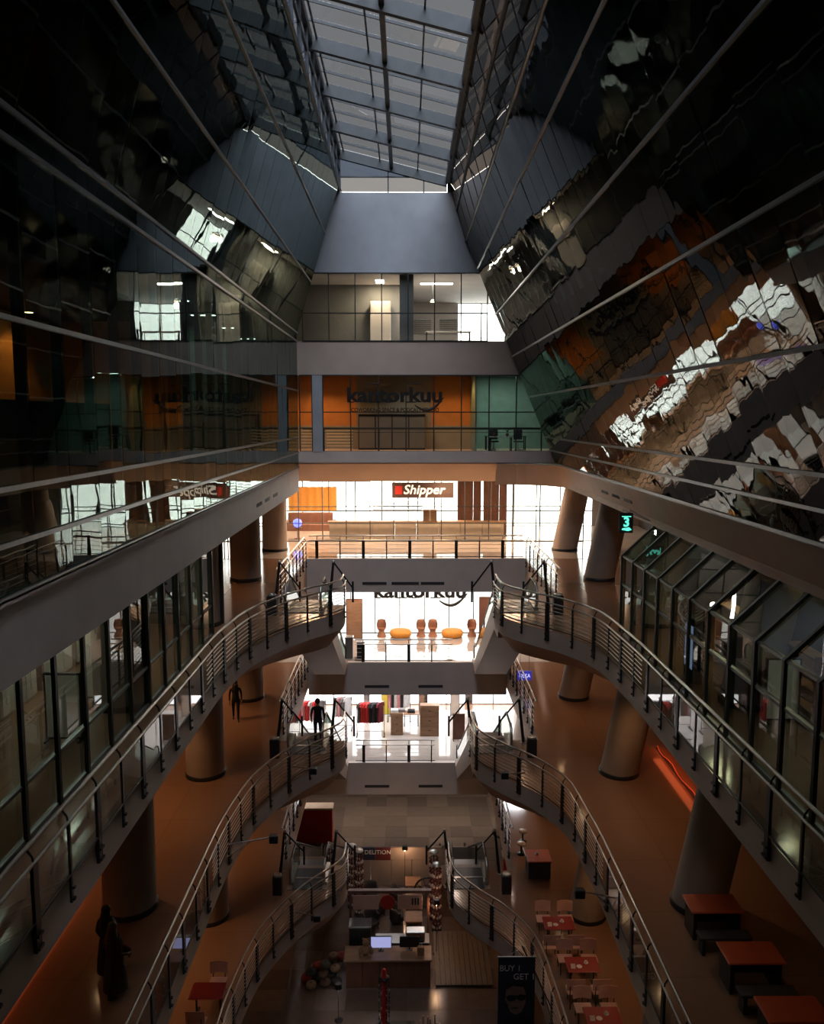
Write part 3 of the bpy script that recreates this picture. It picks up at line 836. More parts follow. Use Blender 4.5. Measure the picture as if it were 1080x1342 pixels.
def plant(x, y, z, label, s=1.0, n=14):
    o = thing('potted_plant', label, 'plant', (x, y, z))
    MB().lathe([(.10 * s, 0), (.15 * s, .26 * s), (.16 * s, .28 * s), (.13 * s, .28 * s)], (x, y, z), 14).build('pot', M['pot'], o)
    for k in range(n):
        a = k * 2.4; ln = (.30 + .15 * R.random()) * s
        d = Vector((math.cos(a), math.sin(a), 0)); p = Vector((x, y, z + .27 * s))
        q = p + d * ln * .5 + Vector((0, 0, ln * .9)); t = p + d * ln + Vector((0, 0, ln * .75))
        s_ = Vector((-d.y, d.x, 0)) * .05 * s
        MB()._add([p - s_ * .3, p + s_ * .3, q + s_, q - s_, t, q + Vector((0, 0, -.012))], [(0, 1, 2, 3), (3, 2, 4), (0, 3, 5), (1, 5, 2), (5, 3, 4), (5, 4, 2)]).build('leaf', M['leaf'], o)
o = desk(4.9, 43.1, F0, 'narrow shelf table under the glass of the green room', 1.2, 'alu')
plant(4.6, 43.1, F0 + .75, 'small potted plant on the shelf table in the green room, left one', .7)
plant(5.25, 43.1, F0 + .75, 'small potted plant on the shelf table in the green room, right one', .6)

# lettering on the far office glass (and again on the shop two floors below)
M['ink'] = mat('black_lettering', (.012, .010, .010), .5)
def kantor(loc, w, name, label, sub=True):
    x, y, z = loc
    o = thing(name, label, 'sign', loc)
    k = w / 5.1
    lettering('letters', 'kantorkuu', 1.0 * k, (x, y, z), M['ink'], o, w * .93, depth=.012, offset=.032 * k)
    # slab serifs under and over the stems, and the smile under the last letters
    sb = MB()
    for u in (-2.32, -1.18, -.86, -.32, .72, 1.02, 2.28): sb.box(x + u * k * .93 - .13 * k, x + u * k * .93 + .13 * k, y - .012, y + .012, z - .35 * k, z - .29 * k)
    sb.build('serifs', M['ink'], o)
    arc = [(x + (1.0 + 1.45 * t) * k, y, z + (-.28 - .62 * math.sin(PI * (t * .8 + .1)) + .38 * t) * k) for t in [i / 14 for i in range(15)]]
    MB().tube(arc, [.03 * k + .05 * k * math.sin(PI * i / 14) for i in range(15)], 6).build('smile', M['ink'], o)
    for u in (-1.0, 1.0):
        MB().tube([(x + (u - .45) * k, y, z + .52 * k), (x + (u - .15) * k, y, z + .60 * k), (x + (u + .3) * k, y, z + .56 * k), (x + (u + .45) * k, y, z + .53 * k)], [.012 * k, .035 * k, .03 * k, .008 * k], 6).build('brow', M['ink'], o)
    for u in (-.22, .22): MB().lathe([(.04 * k, -.02), (.04 * k, .02)], (x + u * k, y, z + .56 * k), 8).build('dot', M['ink'], o)
    if sub: lettering('small_letters', 'COWORKING SPACE & PODCAST STUDIO', .28 * k, (x + .02, y, z - .72 * k), M['ink'], o, w * .86, depth=.008, offset=.006)
    return o
kantor((-.6, 41.93, EYE + 1.13), 5.15, 'shop_lettering', 'black kantorkuu lettering with a smile on the far office glass')

# upper office behind the top glass band
desk(2.2, 44.5, EYE + 3.8, 'pale desk in the bright top office', 2.4, 'plaster')
tag(MB().box(-.35, .35, 42.4, 42.8, EYE + 3.8, EYE + 7.15).build('trim_15', M['office_wall']), kind='structure')
tag(MB().box(-15, -.2, 45.6, 45.7, EYE + 3.8, EYE + 7.15).build('wall_far', M['office_wall']), kind='structure')
panel_light(1.6, 45.0, EYE + 7.14, 1.8, .5, 'white ceiling light in the bright top office', 190, (1, .93, .8))
panel_light(-1.4, 44.3, EYE + 7.14, .5, 1.2, 'white ceiling light in the dim left half of the top office', 70, (1, .80, .5))
o = thing('window_stand_in', 'pale tall box standing in for the bright window, dim left half of the top office', 'cabinet', (-1.4, 45.2, EYE + 3.8))  # pale lit box put in place of a bright window
MB().bbox(-1.95, -.85, 44.9, 45.4, EYE + 3.8, EYE + 6.2).build('body', M['plaster'], o)
for a in (-1.92, -1.39): MB().box(a, a + .5, 44.87, 44.9, EYE + 3.9, EYE + 6.1).build('door', M['plaster'], o)
for i, x in enumerate((1.0, 2.6)):
    blind('slat_blind', f'dark lowered blind in the bright top office, {["left","right"][i]} of the two', x - .55, x + .55, 52.55, EYE + 5.2, EYE + 6.1, 8, 'office_wall')
lamp_point(1.4, 45.2, EYE + 6.2, 'bell-shaped pendant lamp in the bright top office', 25, (1, .9, .75), hang=.96)

# ================================================================== F1: shop front with the wide sign
M['sign_brown'] = mat('dark_brown_sign', (.06, .035, .028), .5, var=.1)
M['sign_white'] = mat('white_letter', (.85, .82, .78), .4)
M['letter_glow'] = mat('white_letter_added_glow', (.85, .82, .78), .4, emit=(1, .93, .85), estr=.45)  # glow added so the white sign letters come out bright
M['red'] = mat('red_paint', (.45, .03, .02), .5, var=.08)
o = thing('shop_sign', 'dark brown shop sign reading Shipper in slanted white letters', 'sign', (.9, 45.85, EYE - 4.42))
MB().bbox(-.82, 2.62, 45.8, 45.92, EYE - 4.42, EYE - 3.56).build('board', M['sign_brown'], o)
lettering('letters', 'Shipper', .72, (1.0, 45.78, EYE - 3.98), M['letter_glow'], o, 2.35, depth=.015, offset=.012, shear=.22)
MB().box(-.65, -.25, 45.785, 45.8, EYE - 4.22, EYE - 3.76).build('logo_mark', M['red'], o)
M['wood_dark'] = mat('dark_red_wood', (.16, .07, .045), .5, var=.2, scale=4, stretch=(1, 1, .3))
M['wood_mid'] = mat('brown_wood', (.30, .17, .10), .5, var=.2, scale=4, stretch=(.4, 1, 2))
M['cream'] = mat('cream_laminate', (.60, .50, .42), .5, var=.05)
M['orange_cloth'] = mat('orange_curtain_cloth', (.75, .33, .06), .8, var=.1, scale=8)
o = thing('wall_panelling', 'dark wood panelled screen behind the glass right of the sign', 'screen', (4.1, 48.5, F1))
for i in range(6): MB().bbox(3.0 + .47 * i + (.12 if i > 2 else 0), 3.455 + .47 * i + (.12 if i > 2 else 0), 48.4, 48.5, F1 + .012, F0 - 1.66, .015).build('panel', M['wood_dark'], o)
o = thing('reception_counter', 'long low cream counter behind the shop glass', 'counter', (.2, 47.6, F1))
for i in range(8): MB().bbox(-4.5 + 1.27 * i, -3.25 + 1.27 * i, 47.4, 47.9, F1 + .012, F1 + .92).build('body_panel', M['cream'], o)
MB().bbox(-4.6, 5.75, 47.35, 47.95, F1 + .92, F1 + .98).build('counter_top', M['wood_mid'], o)
o = thing('cardboard_box', 'brown cardboard box standing on the cream counter', 'box', (1.3, 47.6, F1 + .98))
MB().bbox(.95, 1.75, 47.4, 47.85, F1 + .98, F1 + 1.65).build('carton', M['wood_mid'], o)
MB().box(1.3, 1.4, 47.39, 47.86, F1 + 1.0, F1 + 1.655).build('tape', M['cream'], o)
def curtain(x0, x1, y, z0, z1, label):
    o = thing('curtain', label, 'curtain', ((x0 + x1) / 2, y, z0))
    n = 24; vs = []
    for j, z in ((0, z0), (1, z1)):
        for k in range(n + 1):
            t = k / n; vs.append((x0 + (x1 - x0) * t, y + .06 * math.sin(t * 40), z))
    vs2 = [(a, b + .02, c) for a, b, c in vs]
    m_ = n + 1
    fs = [(k, k + 1, m_ + k + 1, m_ + k) for k in range(n)] + [(2 * m_ + k + 1, 2 * m_ + k, 3 * m_ + k, 3 * m_ + k + 1) for k in range(n)]
    MB()._add(vs + vs2, fs, 0, True).build('cloth', M['orange_cloth'], o)
    MB().tube([(x0 - .1, y, z1 + .02), (x1 + .1, y, z1 + .02)], .02, 6).build('rod', M['alu'], o)
curtain(-7.6, -4.5, 52.72, EYE - 5.9, EYE - 4.4, 'orange curtain across the rear window at the left of the shop')
curtain(5.2, 5.7, 52.72, F1 + .4, F0 - 1.7, 'narrow orange curtain beside the bright right window')
o = thing('low_sofa', 'long brown sofa against the windows at the left of the shop', 'sofa', (-6.0, 50.8, F1))
MB().bbox(-7.4, -4.6, 50.4, 51.2, F1 + .012, F1 + .45, .06).build('seat', M['wood_dark'], o)
MB().bbox(-7.4, -4.6, 51.0, 51.3, F1 + .45, F1 + 1.1, .06).build('backrest', M['wood_dark'], o)
for x in (-7.5, -4.6): MB().bbox(x, x + .2, 50.4, 51.3, F1 + .012, F1 + .65, .05).build('armrest', M['wood_dark'], o)
M['blue_lamp'] = mat('blue_lamp_glow', (.1, .1, .6), .4, emit=(.12, .16, 1.0), estr=2.2)
o = thing('table_lamp', 'round blue glowing lamp on a side table at the left of the shop', 'lamp', (-6.3, 47.2, F1))
MB().lathe([(.2, .012), (.2, .03), (.03, .05), (.03, .62), (.25, .64), (.25, .68)], (-6.3, 47.2, F1), 18).build('side_table', M['wood_dark'], o)
MB().lathe([(.06, .68), (.2, .76), (.27, .92), (.22, 1.08), (.08, 1.16)], (-6.3, 47.2, F1), 18).build('globe', M['blue_lamp'], o)
for i, (x0, x1, z0, z1, n, ps) in enumerate(((-6.2, -2.4, F0 - 2.4, F0 - 1.75, 5, 'upper left'), (-2.2, 1.0, F1 + 1.0, F1 + 1.5, 4, 'low middle'), (-.6, 2.1, F0 - 3.9, F0 - 2.2, 9, 'under the brown sign'))):
    blind('slat_blind', f'slatted window blind at the {ps} rear shop windows', x0, x1, 52.72, z0, z1, n, 'office_wall')
# green floor indicator and small blue sign
M['led_green'] = mat('green_led', (.1, .6, .5), .4, emit=(.12, .85, .62), estr=.9)
o = thing('level_sign', 'black hanging level sign with a glowing green figure 3', 'sign', (7.12, 26.5, EYE - 3.7))
MB().bbox(6.9, 7.34, 26.45, 26.55, EYE - 3.70, EYE - 3.05).build('box', M['dark'], o)
lettering('digit', '3', .42, (7.12, 26.44, EYE - 3.36), M['led_green'], o, depth=.006, offset=.012)
MB().box(6.97, 7.27, 26.44, 26.45, EYE - 3.18, EYE - 3.15).build('upper_bar', M['led_green'], o)
MB().prism([(6.97, EYE - 3.6), (7.18, EYE - 3.64), (7.3, EYE - 3.6), (7.22, EYE - 3.52), (7.0, EYE - 3.55)], (26.44, 26.45), lambda u, v, w: (u, w, v)).build('lower_mark', M['led_green'], o)
for x in (7.0, 7.24): MB().tube([(x, 26.5, EYE - 3.05), (x, 26.5, EYE - 2.95), (8.02, 26.5, RB + .05)], .014, 6).build('hanger', M['alu'], o)
M['blue_sign'] = mat('blue_sign_face', (.03, .03, .25), .4, emit=(.03, .03, .30), estr=.6)
M['blue_text'] = mat('pale_blue_letter', (.7, .7, 1), .4, emit=(.6, .6, 1.0), estr=.9)
o = thing('blue_sign', 'small dark blue glowing sign hanging under the right gallery', 'sign', (5.35, 36, EYE - 11.7))
MB().bbox(4.98, 5.62, 35.95, 36.05, EYE - 11.72, EYE - 11.30).build('box', M['blue_sign'], o)
lettering('letters', 'OSKA', .26, (5.3, 35.93, EYE - 11.51), M['blue_text'], o, .5, depth=.006)
for x in (5.1, 5.5): MB().tube([(x, 36, EYE - 11.3), (x, 36, F1 - 1.3)], .01, 6).build('hanger', M['alu'], o)
o = thing('blue_sign', 'small dark blue glowing sign beside the right tip of the uppermost bridge', 'sign', (4.75, 44.5, F2 + 3.0))
MB().bbox(4.5, 5.0, 44.45, 44.55, F2 + 2.75, F2 + 3.2).build('box', M['blue_sign'], o)
for x in (4.6, 4.9): MB().tube([(x, 44.5, F2 + 3.2), (x, 44.5, F1 - 1.3)], .01, 6).build('hanger', M['alu'], o)

# ================================================================== F2: white shop with tub chairs
kantor((.75, 45.95, EYE - 9.78), 5.6, 'shop_lettering', 'black kantorkuu lettering half hidden behind the uppermost bridge', sub=False)
M['tan_leather'] = mat('tan_leather', (.42, .20, .12), .5, var=.1)
def tub_chair(x, y, z):
    o = thing('tub_chair', 'x', 'chair', (x, y, z), 'tan waisted chairs in front of the white glass')
    MB().lathe([(.26, 0.012), (.24, .1), (.15, .3), (.20, .42), (.24, .46), (.23, .49)], (x, y, z), 18).build('seat', M['tan_leather'], o)
    n = 12; vs = []
    for h, r in ((.42, .24), (.7, .27), (.95, .2)):
        for k in range(n + 1):
            a = PI * (0 + k / n); vs.append((x + r * math.cos(a), y + r * math.sin(a) * .9, z + h))
    for h, r in ((.42, .19), (.7, .22), (.95, .17)):
        for k in range(n + 1):
            a = PI * (0 + k / n); vs.append((x + r * math.cos(a), y + r * math.sin(a) * .9, z + h))
    m_ = n + 1; fs = []
    for j in (0, 1):
        for k in range(n):
            fs += [(j * m_ + k, j * m_ + k + 1, (j + 1) * m_ + k + 1, (j + 1) * m_ + k), ((3 + j) * m_ + k + 1, (3 + j) * m_ + k, (4 + j) * m_ + k, (4 + j) * m_ + k + 1)]
    for k in range(n): fs.append((2 * m_ + k, 2 * m_ + k + 1, 5 * m_ + k + 1, 5 * m_ + k))
    MB()._add(vs, fs, 0, True).build('backrest', M['tan_leather'], o)
    return o
tc = tub_chair(0, 0, 0)
for x, nm in ((-1.42, 'far left'), (.8, 'middle left'), (1.46, 'middle right'), (3.66, 'far right')):
    place(tc, (x, 45.3, F2), 0, f'tan waisted tub chair on the white shop floor, {nm} of the four')
def ottoman(x, label):
    o = thing('round_ottoman', label, 'ottoman', (x, 45.2, F2), 'orange ottomans')
    MB().lathe([(.55, .06), (.6, .12), (.6, .3), (.55, .38), (.3, .41), (.01, .415)], (x, 45.2, F2), 26).build('cushion', M['orange_cloth'], o)
    for a in (0.6, 2.1, 3.7, 5.3): MB().tube([(x + .4 * math.cos(a), 45.2 + .4 * math.sin(a), F2 + .012), (x + .4 * math.cos(a), 45.2 + .4 * math.sin(a), F2 + .08)], .03, 8).build('leg', M['wood_dark'], o)
ottoman(-.35, 'orange round ottoman between the left pair of tub chairs')
ottoman(2.55, 'orange round ottoman between the right pair of tub chairs')
def board(name, label, cat, x0, x1, y, z0, z1, m, fm='wood_dark', group=None, d=.08):
    """framed upright panel standing on its feet"""
    o = thing(name, label, cat, ((x0 + x1) / 2, y, z0), group)
    MB().box(x0 + .04, x1 - .04, y, y + d * .5, z0 + .08, z1 - .04).build('panel', M[m], o)
    MB().box(x0, x0 + .04, y - .01, y + d, z0, z1).box(x1 - .04, x1, y - .01, y + d, z0, z1).box(x0, x1, y - .01, y + d, z1 - .04, z1).box(x0, x1, y - .01, y + d, z0 + .04, z0 + .08).build('frame', M[fm], o)
    for x in (x0 + .02, x1 - .06): MB().box(x, x + .04, y - .18, y + .22, z0, z0 + .04).build('foot', M[fm], o)
    return o
board('display_board', 'tall brown wood display board at the left of the white shop', 'board', -3.35, -2.45, 44.6, F2 + .012, F2 + 2.3, 'wood_mid')
board('display_board', 'tall red brown display board at the right of the white shop', 'board', 4.0, 4.6, 44.6, F2 + .012, F2 + 2.4, 'wood_dark')
for i, (x, h) in enumerate(((-2.95, 1.05), (-2.35, .8))):
    o = thing('waste_bin', f'{["taller grey", "lower dark"][i]} square bin on the white floor by the middle bridge railing', 'bin', (x, 41.2, F2))
    MB().bbox(x - .2, x + .2, 41.0, 41.4, F2 + .012, F2 + h, .03).build('body', M['alu' if i == 0 else 'dark_steel'], o)
    MB().bbox(x - .22, x + .22, 40.98, 41.42, F2 + h, F2 + h + .08, .03).build('lid', M['steel'], o)

# ================================================================== F3: clothing shop under the bridge
M['wall_glow'] = mat('white_wall_added_glow', (.9, .9, .9), .5, emit=(.95, .97, 1.0), estr=2.2)  # shop's white rear wall given its own added glow for brightness
M['yellow'] = mat('yellow_print', (.75, .60, .08), .5)
for i, (x0, x1, ps) in enumerate(((-2.3, 1.0, 'left'), (1.25, 3.6, 'right'), (4.0, 6.6, 'far right'), (-6.4, -2.6, 'far left'))):
    o = thing('added_glow_wall', f'tall white added-glow wall panel at the rear of the clothing shop, {ps} one', 'panel', ((x0 + x1) / 2, 49.0, F3), 'added-glow wall panels')
    MB().box(x0, x1, 48.9, 49.1, F3 + .012, F3 + 3.4).build('frame', M['alu'], o)
    for k in range(2):
        a = x0 + (x1 - x0) * k / 2; MB().box(a + .04, a + (x1 - x0) / 2 - .04, 48.88, 48.9, F3 + .06, F3 + 3.3).build('glow_panel', M['wall_glow'], o)
COLS = [('red', (.62, .03, .03)), ('scarlet', (.70, .06, .05)), ('black', (.02, .02, .022)), ('charcoal', (.05, .055, .06)), ('maroon', (.18, .02, .03)), ('white', (.7, .7, .7)), ('grey', (.25, .22, .22)), ('pink', (.65, .28, .28))]
CM = {n: mat('cloth_' + n, c, .85, var=.12, scale=9) for n, c in COLS}
def garment(x, y, z, cname, label, h=1.15, w=.5, group='garments on the clothes rails'):
    """a shirt on a hanger, seen a little turned: shoulders, sleeves, wavy hem"""
    o = thing('hanging_garment', label, 'clothing', (x, y, z), group)
    a = R.uniform(.5, 1.0)
    d, e = Vector((math.cos(a), math.sin(a), 0)), Vector((-math.sin(a), math.cos(a), 0))
    out = [(-.08, -.02), (-.5, -.12), (-.62, -.5), (-.44, -.5), (-.4, -.3), (-.42, -h / w * .98), (-.2, -h / w), (0, -h / w * .97), (.2, -h / w), (.42, -h / w * .98), (.4, -.3), (.44, -.5), (.62, -.5), (.5, -.12), (.08, -.02)]
    c = Vector((x, y, z))
    b = MB().prism(out, (-.045, .045), lambda u, v, s_: c + d * (u * w) + Vector((0, 0, v * w)) + e * (s_ * (1 + .6 * math.sin(u * 9))))
    b.build('cloth', CM[cname], o, fix=True)
    MB().tube([(x, y, z - .02), (x, y, z + .05), (x + .02, y, z + .08)], .006, 5).build('hanger_hook', M['steel'], o)
def rack(x0, x1, y, label, short, colors, h=1.95, z=F3 + .012):
    o = thing('clothes_rack', label, 'rack', ((x0 + x1) / 2, y, z), 'clothes racks')
    for x in (x0, x1):
        MB().tube([(x, y, z + .06), (x, y, z + h)], .02, 6).build('upright', M['dark_steel'], o)
        MB().box(x - .03, x + .03, y - .3, y + .3, z, z + .06).build('foot', M['dark_steel'], o)
    MB().tube([(x0, y, z + h), (x1, y, z + h)], .018, 6).build('rail', M['steel'], o)
    MB().tube([(x0, y, z + .25), (x1, y, z + .25)], .015, 6).build('lower_rail', M['dark_steel'], o)
    n = len(colors)
    for i, c in enumerate(colors):
        xx = x0 + .12 + (x1 - x0 - .24) * (i + .5) / n
        garment(xx, y, z + h - .05, c, f'{c} garment, {["first","second","third","fourth","fifth","sixth","seventh","eighth"][i]} on the {short}')
rack(-2.75, -1.25, 43.9, 'rack of red and black clothes under the middle bridge', 'red and black clothes rack', ['charcoal', 'scarlet', 'red', 'scarlet', 'black', 'charcoal', 'black', 'maroon'])
rack(-6.6, -4.5, 44.2, 'rack of red clothes left of the landing', 'long left rack of red clothes', ['grey', 'red', 'scarlet', 'pink', 'red', 'white', 'red', 'grey'])
rack(-4.1, -3.1, 44.8, 'short rack of pale clothes between the two longer racks', 'short rack of pale clothes', ['white', 'pink', 'grey', 'white'])
rack(-1.1, .2, 46.2, 'rack of pink and black clothes behind the small brown stand', 'rear rack of pink and black clothes', ['pink', 'black', 'white', 'pink', 'black', 'white'])
def plinth(x, y, w, h, label, z=F3 + .012, m='wood_mid'):
    o = thing('display_stand', label, 'stand', (x, y, z), 'brown display stands')
    MB().bbox(x - w / 2, x + w / 2, y - .25, y + .25, z, z + h, .015).build('body', M[m], o)
    for k in range(3):
        MB().box(x - w / 2 + .03, x + w / 2 - .03, y - .27, y - .25, z + .06 + (h - .1) * k / 3, z + .02 + (h - .1) * (k + 1) / 3).build('drawer', M[m], o)
        MB().box(x - .06, x + .06, y - .29, y - .27, z + (h - .1) * (k + .6) / 3, z + .03 + (h - .1) * (k + .6) / 3).build('handle', M['dark_steel'], o.children[-1])
plinth(-.55, 44.2, .68, 1.25, 'narrow brown display stand left of the larger one under the middle bridge')
plinth(1.25, 44.0, 1.05, 1.75, 'wide brown display stand with drawers under the middle bridge')
def folded(x, y, z, c, label):
    o = thing('folded_clothes', label, 'clothing', (x, y, z), 'folded clothes')
    b = MB()
    for k in range(3): b.bbox(x - .22 + .01 * k, x + .22 - .008 * k, y - .16, y + .16, z + .055 * k, z + .055 * k + .05, .02)
    b.build('stack', CM[c], o)
folded(-.68, 44.2, F3 + 1.262, 'white', 'white folded clothes on the narrow brown stand')
folded(-.3, 44.25, F3 + 1.262, 'grey', 'grey folded clothes on the narrow brown stand')
folded(.25, 45.5, F3 + .752, 'black', 'black folded clothes on the small rear table')
o = desk(.25, 45.5, F3, 'small rear table in the clothing shop', .9, 'wood_mid'); o.name = 'display_table'
for c in o.children:
    if c.name.startswith('leg') or c.name.startswith('desk_top'): c.scale = (1, 1, 1)
for i, (x0, x1, z0, z1, m_, ps) in enumerate(((2.55, 3.1, F3 + 1.2, F3 + 2.5, 'cream', 'yellow-marked cream'), (-1.5, -.95, F3 + .9, F3 + 2.3, 'yellow', 'plain yellow'), (.7, 1.05, F3 + 1.3, F3 + 2.6, 'wood_mid', 'brown'))):
    o = board('poster_stand', f'{ps} poster stand in front of the added-glow walls', 'poster', x0, x1, 46.8 + .2 * i, F3 + .012, z1, m_, 'alu', 'poster stands')
    if i == 0:
        s_ = MB()
        for k in range(3): s_.tube([(x0 + .15, 46.78, z1 - .35 - .28 * k), (x0 + .28, 46.78, z1 - .22 - .28 * k), (x0 + .4, 46.78, z1 - .3 - .28 * k), (x0 + .34, 46.78, z1 - .42 - .28 * k)], .03, 5)
        s_.build('yellow_mark', M['yellow'], o)
board('display_board', 'red brown board at the right edge of the clothing shop', 'board', 2.5, 3.15, 43.2, F3 + .012, F3 + 1.5, 'wood_dark')

for i, x in enumerate((-5.5, -1.8, 2.2, 6.0)):  # ceiling lights added to brighten the dark shops and hall
    nm_ = ['far left', 'left', 'right', 'far right'][i]
    panel_light(x, 44.6, F0 - 1.64, 1.2, .3, f'added ceiling light over the {nm_} part of the uppermost bridge shop', 120, (1.0, .62, .38), lens='lens', group='added ceiling lights of the uppermost bridge')
    panel_light(x, 49.0, F0 - 1.64, 1.2, .3, f'added ceiling light inside the {nm_} part of the uppermost shop', 220, (1.0, .62, .38), lens='lens', group='added ceiling lights of the uppermost shop')
    panel_light(x, 43.4, F1 - 1.31, 1.2, .3, f'added ceiling light over the {nm_} part of the middle bridge shop', 90, (1.0, .74, .58), group='added ceiling lights of the middle bridge')
    panel_light(x, 43.6, F2 - 1.31, 1.2, .3, f'added ceiling light over the {nm_} part of the lowest bridge shop', 60, (.92, .95, 1.0), group='added ceiling lights of the lowest bridge')
    panel_light(x, 47.4, F2 - 1.31, 1.2, .3, f'added ceiling light at the back {nm_} part of the clothing shop', 90, (.92, .95, 1.0), group='added ceiling lights of the clothing shop')
    panel_light(x, 44.0, F3 - 1.31, 1.2, .3, f'added ceiling light over the {nm_} part of the ground floor hall', 30, (1.0, .78, .62), group='added ceiling lights of the ground floor hall')
M['red_streak_glow'] = mat('red_floor_streak_glow', (.5, .08, .03), .4, emit=(1.0, .10, .03), estr=.10)  # glowing tube added to draw the red light streak on the floor
def strip(x, y0, y1, z, label):
    o = thing('added_red_streak', label, 'lamp', (x, (y0 + y1) / 2, z), 'added red glow streaks at the foot of the walls')
    MB().box(x - .04, x + .04, y0, y1, z, z + .05).build('channel', M['dark_steel'], o)
    n = int((y1 - y0) / .4)
    b = MB().tube([(x + .05 * math.sin(i * 1.3), y0 + (y1 - y0) * i / n, z + .08 + .015 * math.sin(i * 2.1)) for i in range(n + 1)], .022, 6)
    b.build('glow_streak', M['red_streak_glow'], o)
    L = bpy.data.lights.new('added_red_streak', 'AREA'); L.shape = 'RECTANGLE'; L.size, L.size_y, L.energy, L.color = .3, y1 - y0, 5, (1, .16, .05)
    link('lamp_light', L, o, (0, 0, .4))
strip(9.3, 25.2, 29.4, F2, 'wavy added red glow streak on the right side of the middle gallery')
strip(-8.6, 12.5, 20.5, F2, 'wavy added red glow streak on the left side of the middle gallery')
# ================================================================== PEOPLE
def person(name, label, loc, h, rz, top, bottom, hair, pose='stand', hair_long=False, skin=(.30, .16, .10), held=None):
    root = thing(name, label, 'person', loc)
    root.rotation_euler = (0, 0, rz)
    s = h / 1.7
    st = .16 if pose == 'walk' else .0
    J = {'pelvis': ((0, 0, .93), .145), 'waist': ((0, .0, 1.08), .125), 'chest': ((0, .0, 1.28), .15), 'neckb': ((0, .01, 1.42), .085), 'neck': ((0, 0, 1.49), .052),
         'head': ((0, -.01, 1.58), .085), 'crown': ((0, .0, 1.665), .075), 'nose': ((0, -.10, 1.565), .018)}
    E_ = [('pelvis', 'waist'), ('waist', 'chest'), ('chest', 'neckb'), ('neckb', 'neck'), ('neck', 'head'), ('head', 'crown'), ('head', 'nose')]
    for sd, k in (('l', -1), ('r', 1)):
        f_ = st * k
        J.update({'hip' + sd: ((.095 * k, 0, .88), .105), 'knee' + sd: ((.10 * k, -f_ - .02, .49), .066), 'ankle' + sd: ((.10 * k, -f_ * 1.3 + (.06 if f_ < 0 else 0), .09), .042), 'toe' + sd: ((.11 * k, -f_ * 1.3 - .16, .035), .034),
                  'sh' + sd: ((.19 * k, .01, 1.38), .062), 'el' + sd: ((.25 * k, .05, 1.10), .044), 'wr' + sd: ((.25 * k, -.06 if not held else -.16, .88 if not held else .98), .028), 'palm' + sd: ((.245 * k, -.09 if not held else -.22, .80 if not held else .97), .03)})
        E_ += [('pelvis', 'hip' + sd), ('hip' + sd, 'knee' + sd), ('knee' + sd, 'ankle' + sd), ('ankle' + sd, 'toe' + sd), ('chest', 'sh' + sd), ('sh' + sd, 'el' + sd), ('el' + sd, 'wr' + sd), ('wr' + sd, 'palm' + sd)]
        px, py, pz = J['palm' + sd][0]
        for q in range(4):
            ln = (.075, .085, .08, .062)[q]
            a = 'f%d%s' % (q, sd); b = 'g%d%s' % (q, sd)
            J[a] = ((px + .0, py - .028 + .02 * q, pz - .04), .0095); J[b] = ((px - .012 * k, py - .032 + .02 * q, pz - .04 - ln), .0085)
            E_ += [('palm' + sd, a), (a, b)]
        J['th' + sd] = ((px - .02 * k, py - .05, pz - .0), .011); J['tt' + sd] = ((px - .03 * k, py - .07, pz - .045), .009)
        E_ += [('palm' + sd, 'th' + sd), ('th' + sd, 'tt' + sd)]
    names = list(J); idx = {n: i for i, n in enumerate(names)}
    me = bpy.data.meshes.new('body')
    me.from_pydata([Vector(J[n][0]) * s for n in names], [(idx[a], idx[b]) for a, b in E_], [])
    ob = bpy.data.objects.new('body', me); COL.objects.link(ob)
    md = ob.modifiers.new('skin', 'SKIN'); md.use_smooth_shade = True
    for i, n in enumerate(names):
        r_ = J[n][1] * s
        d_ = me.skin_vertices[0].data[i]; d_.radius = (r_ * (1.0 if n not in ('pelvis', 'waist', 'chest') else 1.12), r_ * (1.0 if n not in ('pelvis', 'waist', 'chest') else .8)); d_.use_root = (n == 'pelvis')
    ob.modifiers.new('sub', 'SUBSURF').levels = 1
    dg = bpy.context.evaluated_depsgraph_get()
    full = bpy.data.meshes.new_from_object(ob.evaluated_get(dg))
    bpy.data.objects.remove(ob)
    mats = [mat('skin', skin, .5), mat('top_cloth', top, .85, var=.1, scale=8), mat('trouser_cloth', bottom, .85, var=.1, scale=8), mat('shoe', (.03, .03, .03), .5)]
    full.materials.clear()
    for m_ in mats: full.materials.append(m_)
    for p in full.polygons:
        c = p.center / s
        if c.z < .10: k = 3
        elif c.z < .96 and abs(c.x) < .215: k = 2
        elif c.z < .90 or c.z > 1.45: k = 0
        else: k = 1
        if held and abs(c.x) > .2 and c.y < -.17: k = 0
        p.material_index = k
    o = link('body', full, root)
    hb = MB()
    hb.lathe([(.06 * s, -.04 * s), (.098 * s, .0), (.105 * s, .06 * s), (.085 * s, .12 * s), (.04 * s, .15 * s)], (0, .018 * s, 1.60 * s), 14)
    if hair_long: hb.lathe([(.14 * s, -.28 * s), (.125 * s, -.15 * s), (.10 * s, -.02 * s), (.07 * s, .02 * s)], (0, .045 * s, 1.60 * s), 14)
    link('head_scarf' if hair_long == 'scarf' else 'hair', hb.mesh('hair', mat('hair', hair, .7, var=.1)), root)
    if hair_long == 'scarf':
        link('dress', MB().lathe([(.27 * s, .18 * s), (.25 * s, .5 * s), (.20 * s, .85 * s), (.165 * s, 1.05 * s), (.20 * s, 1.28 * s), (.12 * s, 1.42 * s)], (0, -.01, 0), 18).mesh('dress', mats[1]), root)
    if held:
        b = MB().bbox(-.20 * s, .20 * s, -.33 * s, -.25 * s, .86 * s, 1.04 * s, .02)
        link('bag', b.mesh('bag', mat('bag_leather', held, .5)), root)
    return root
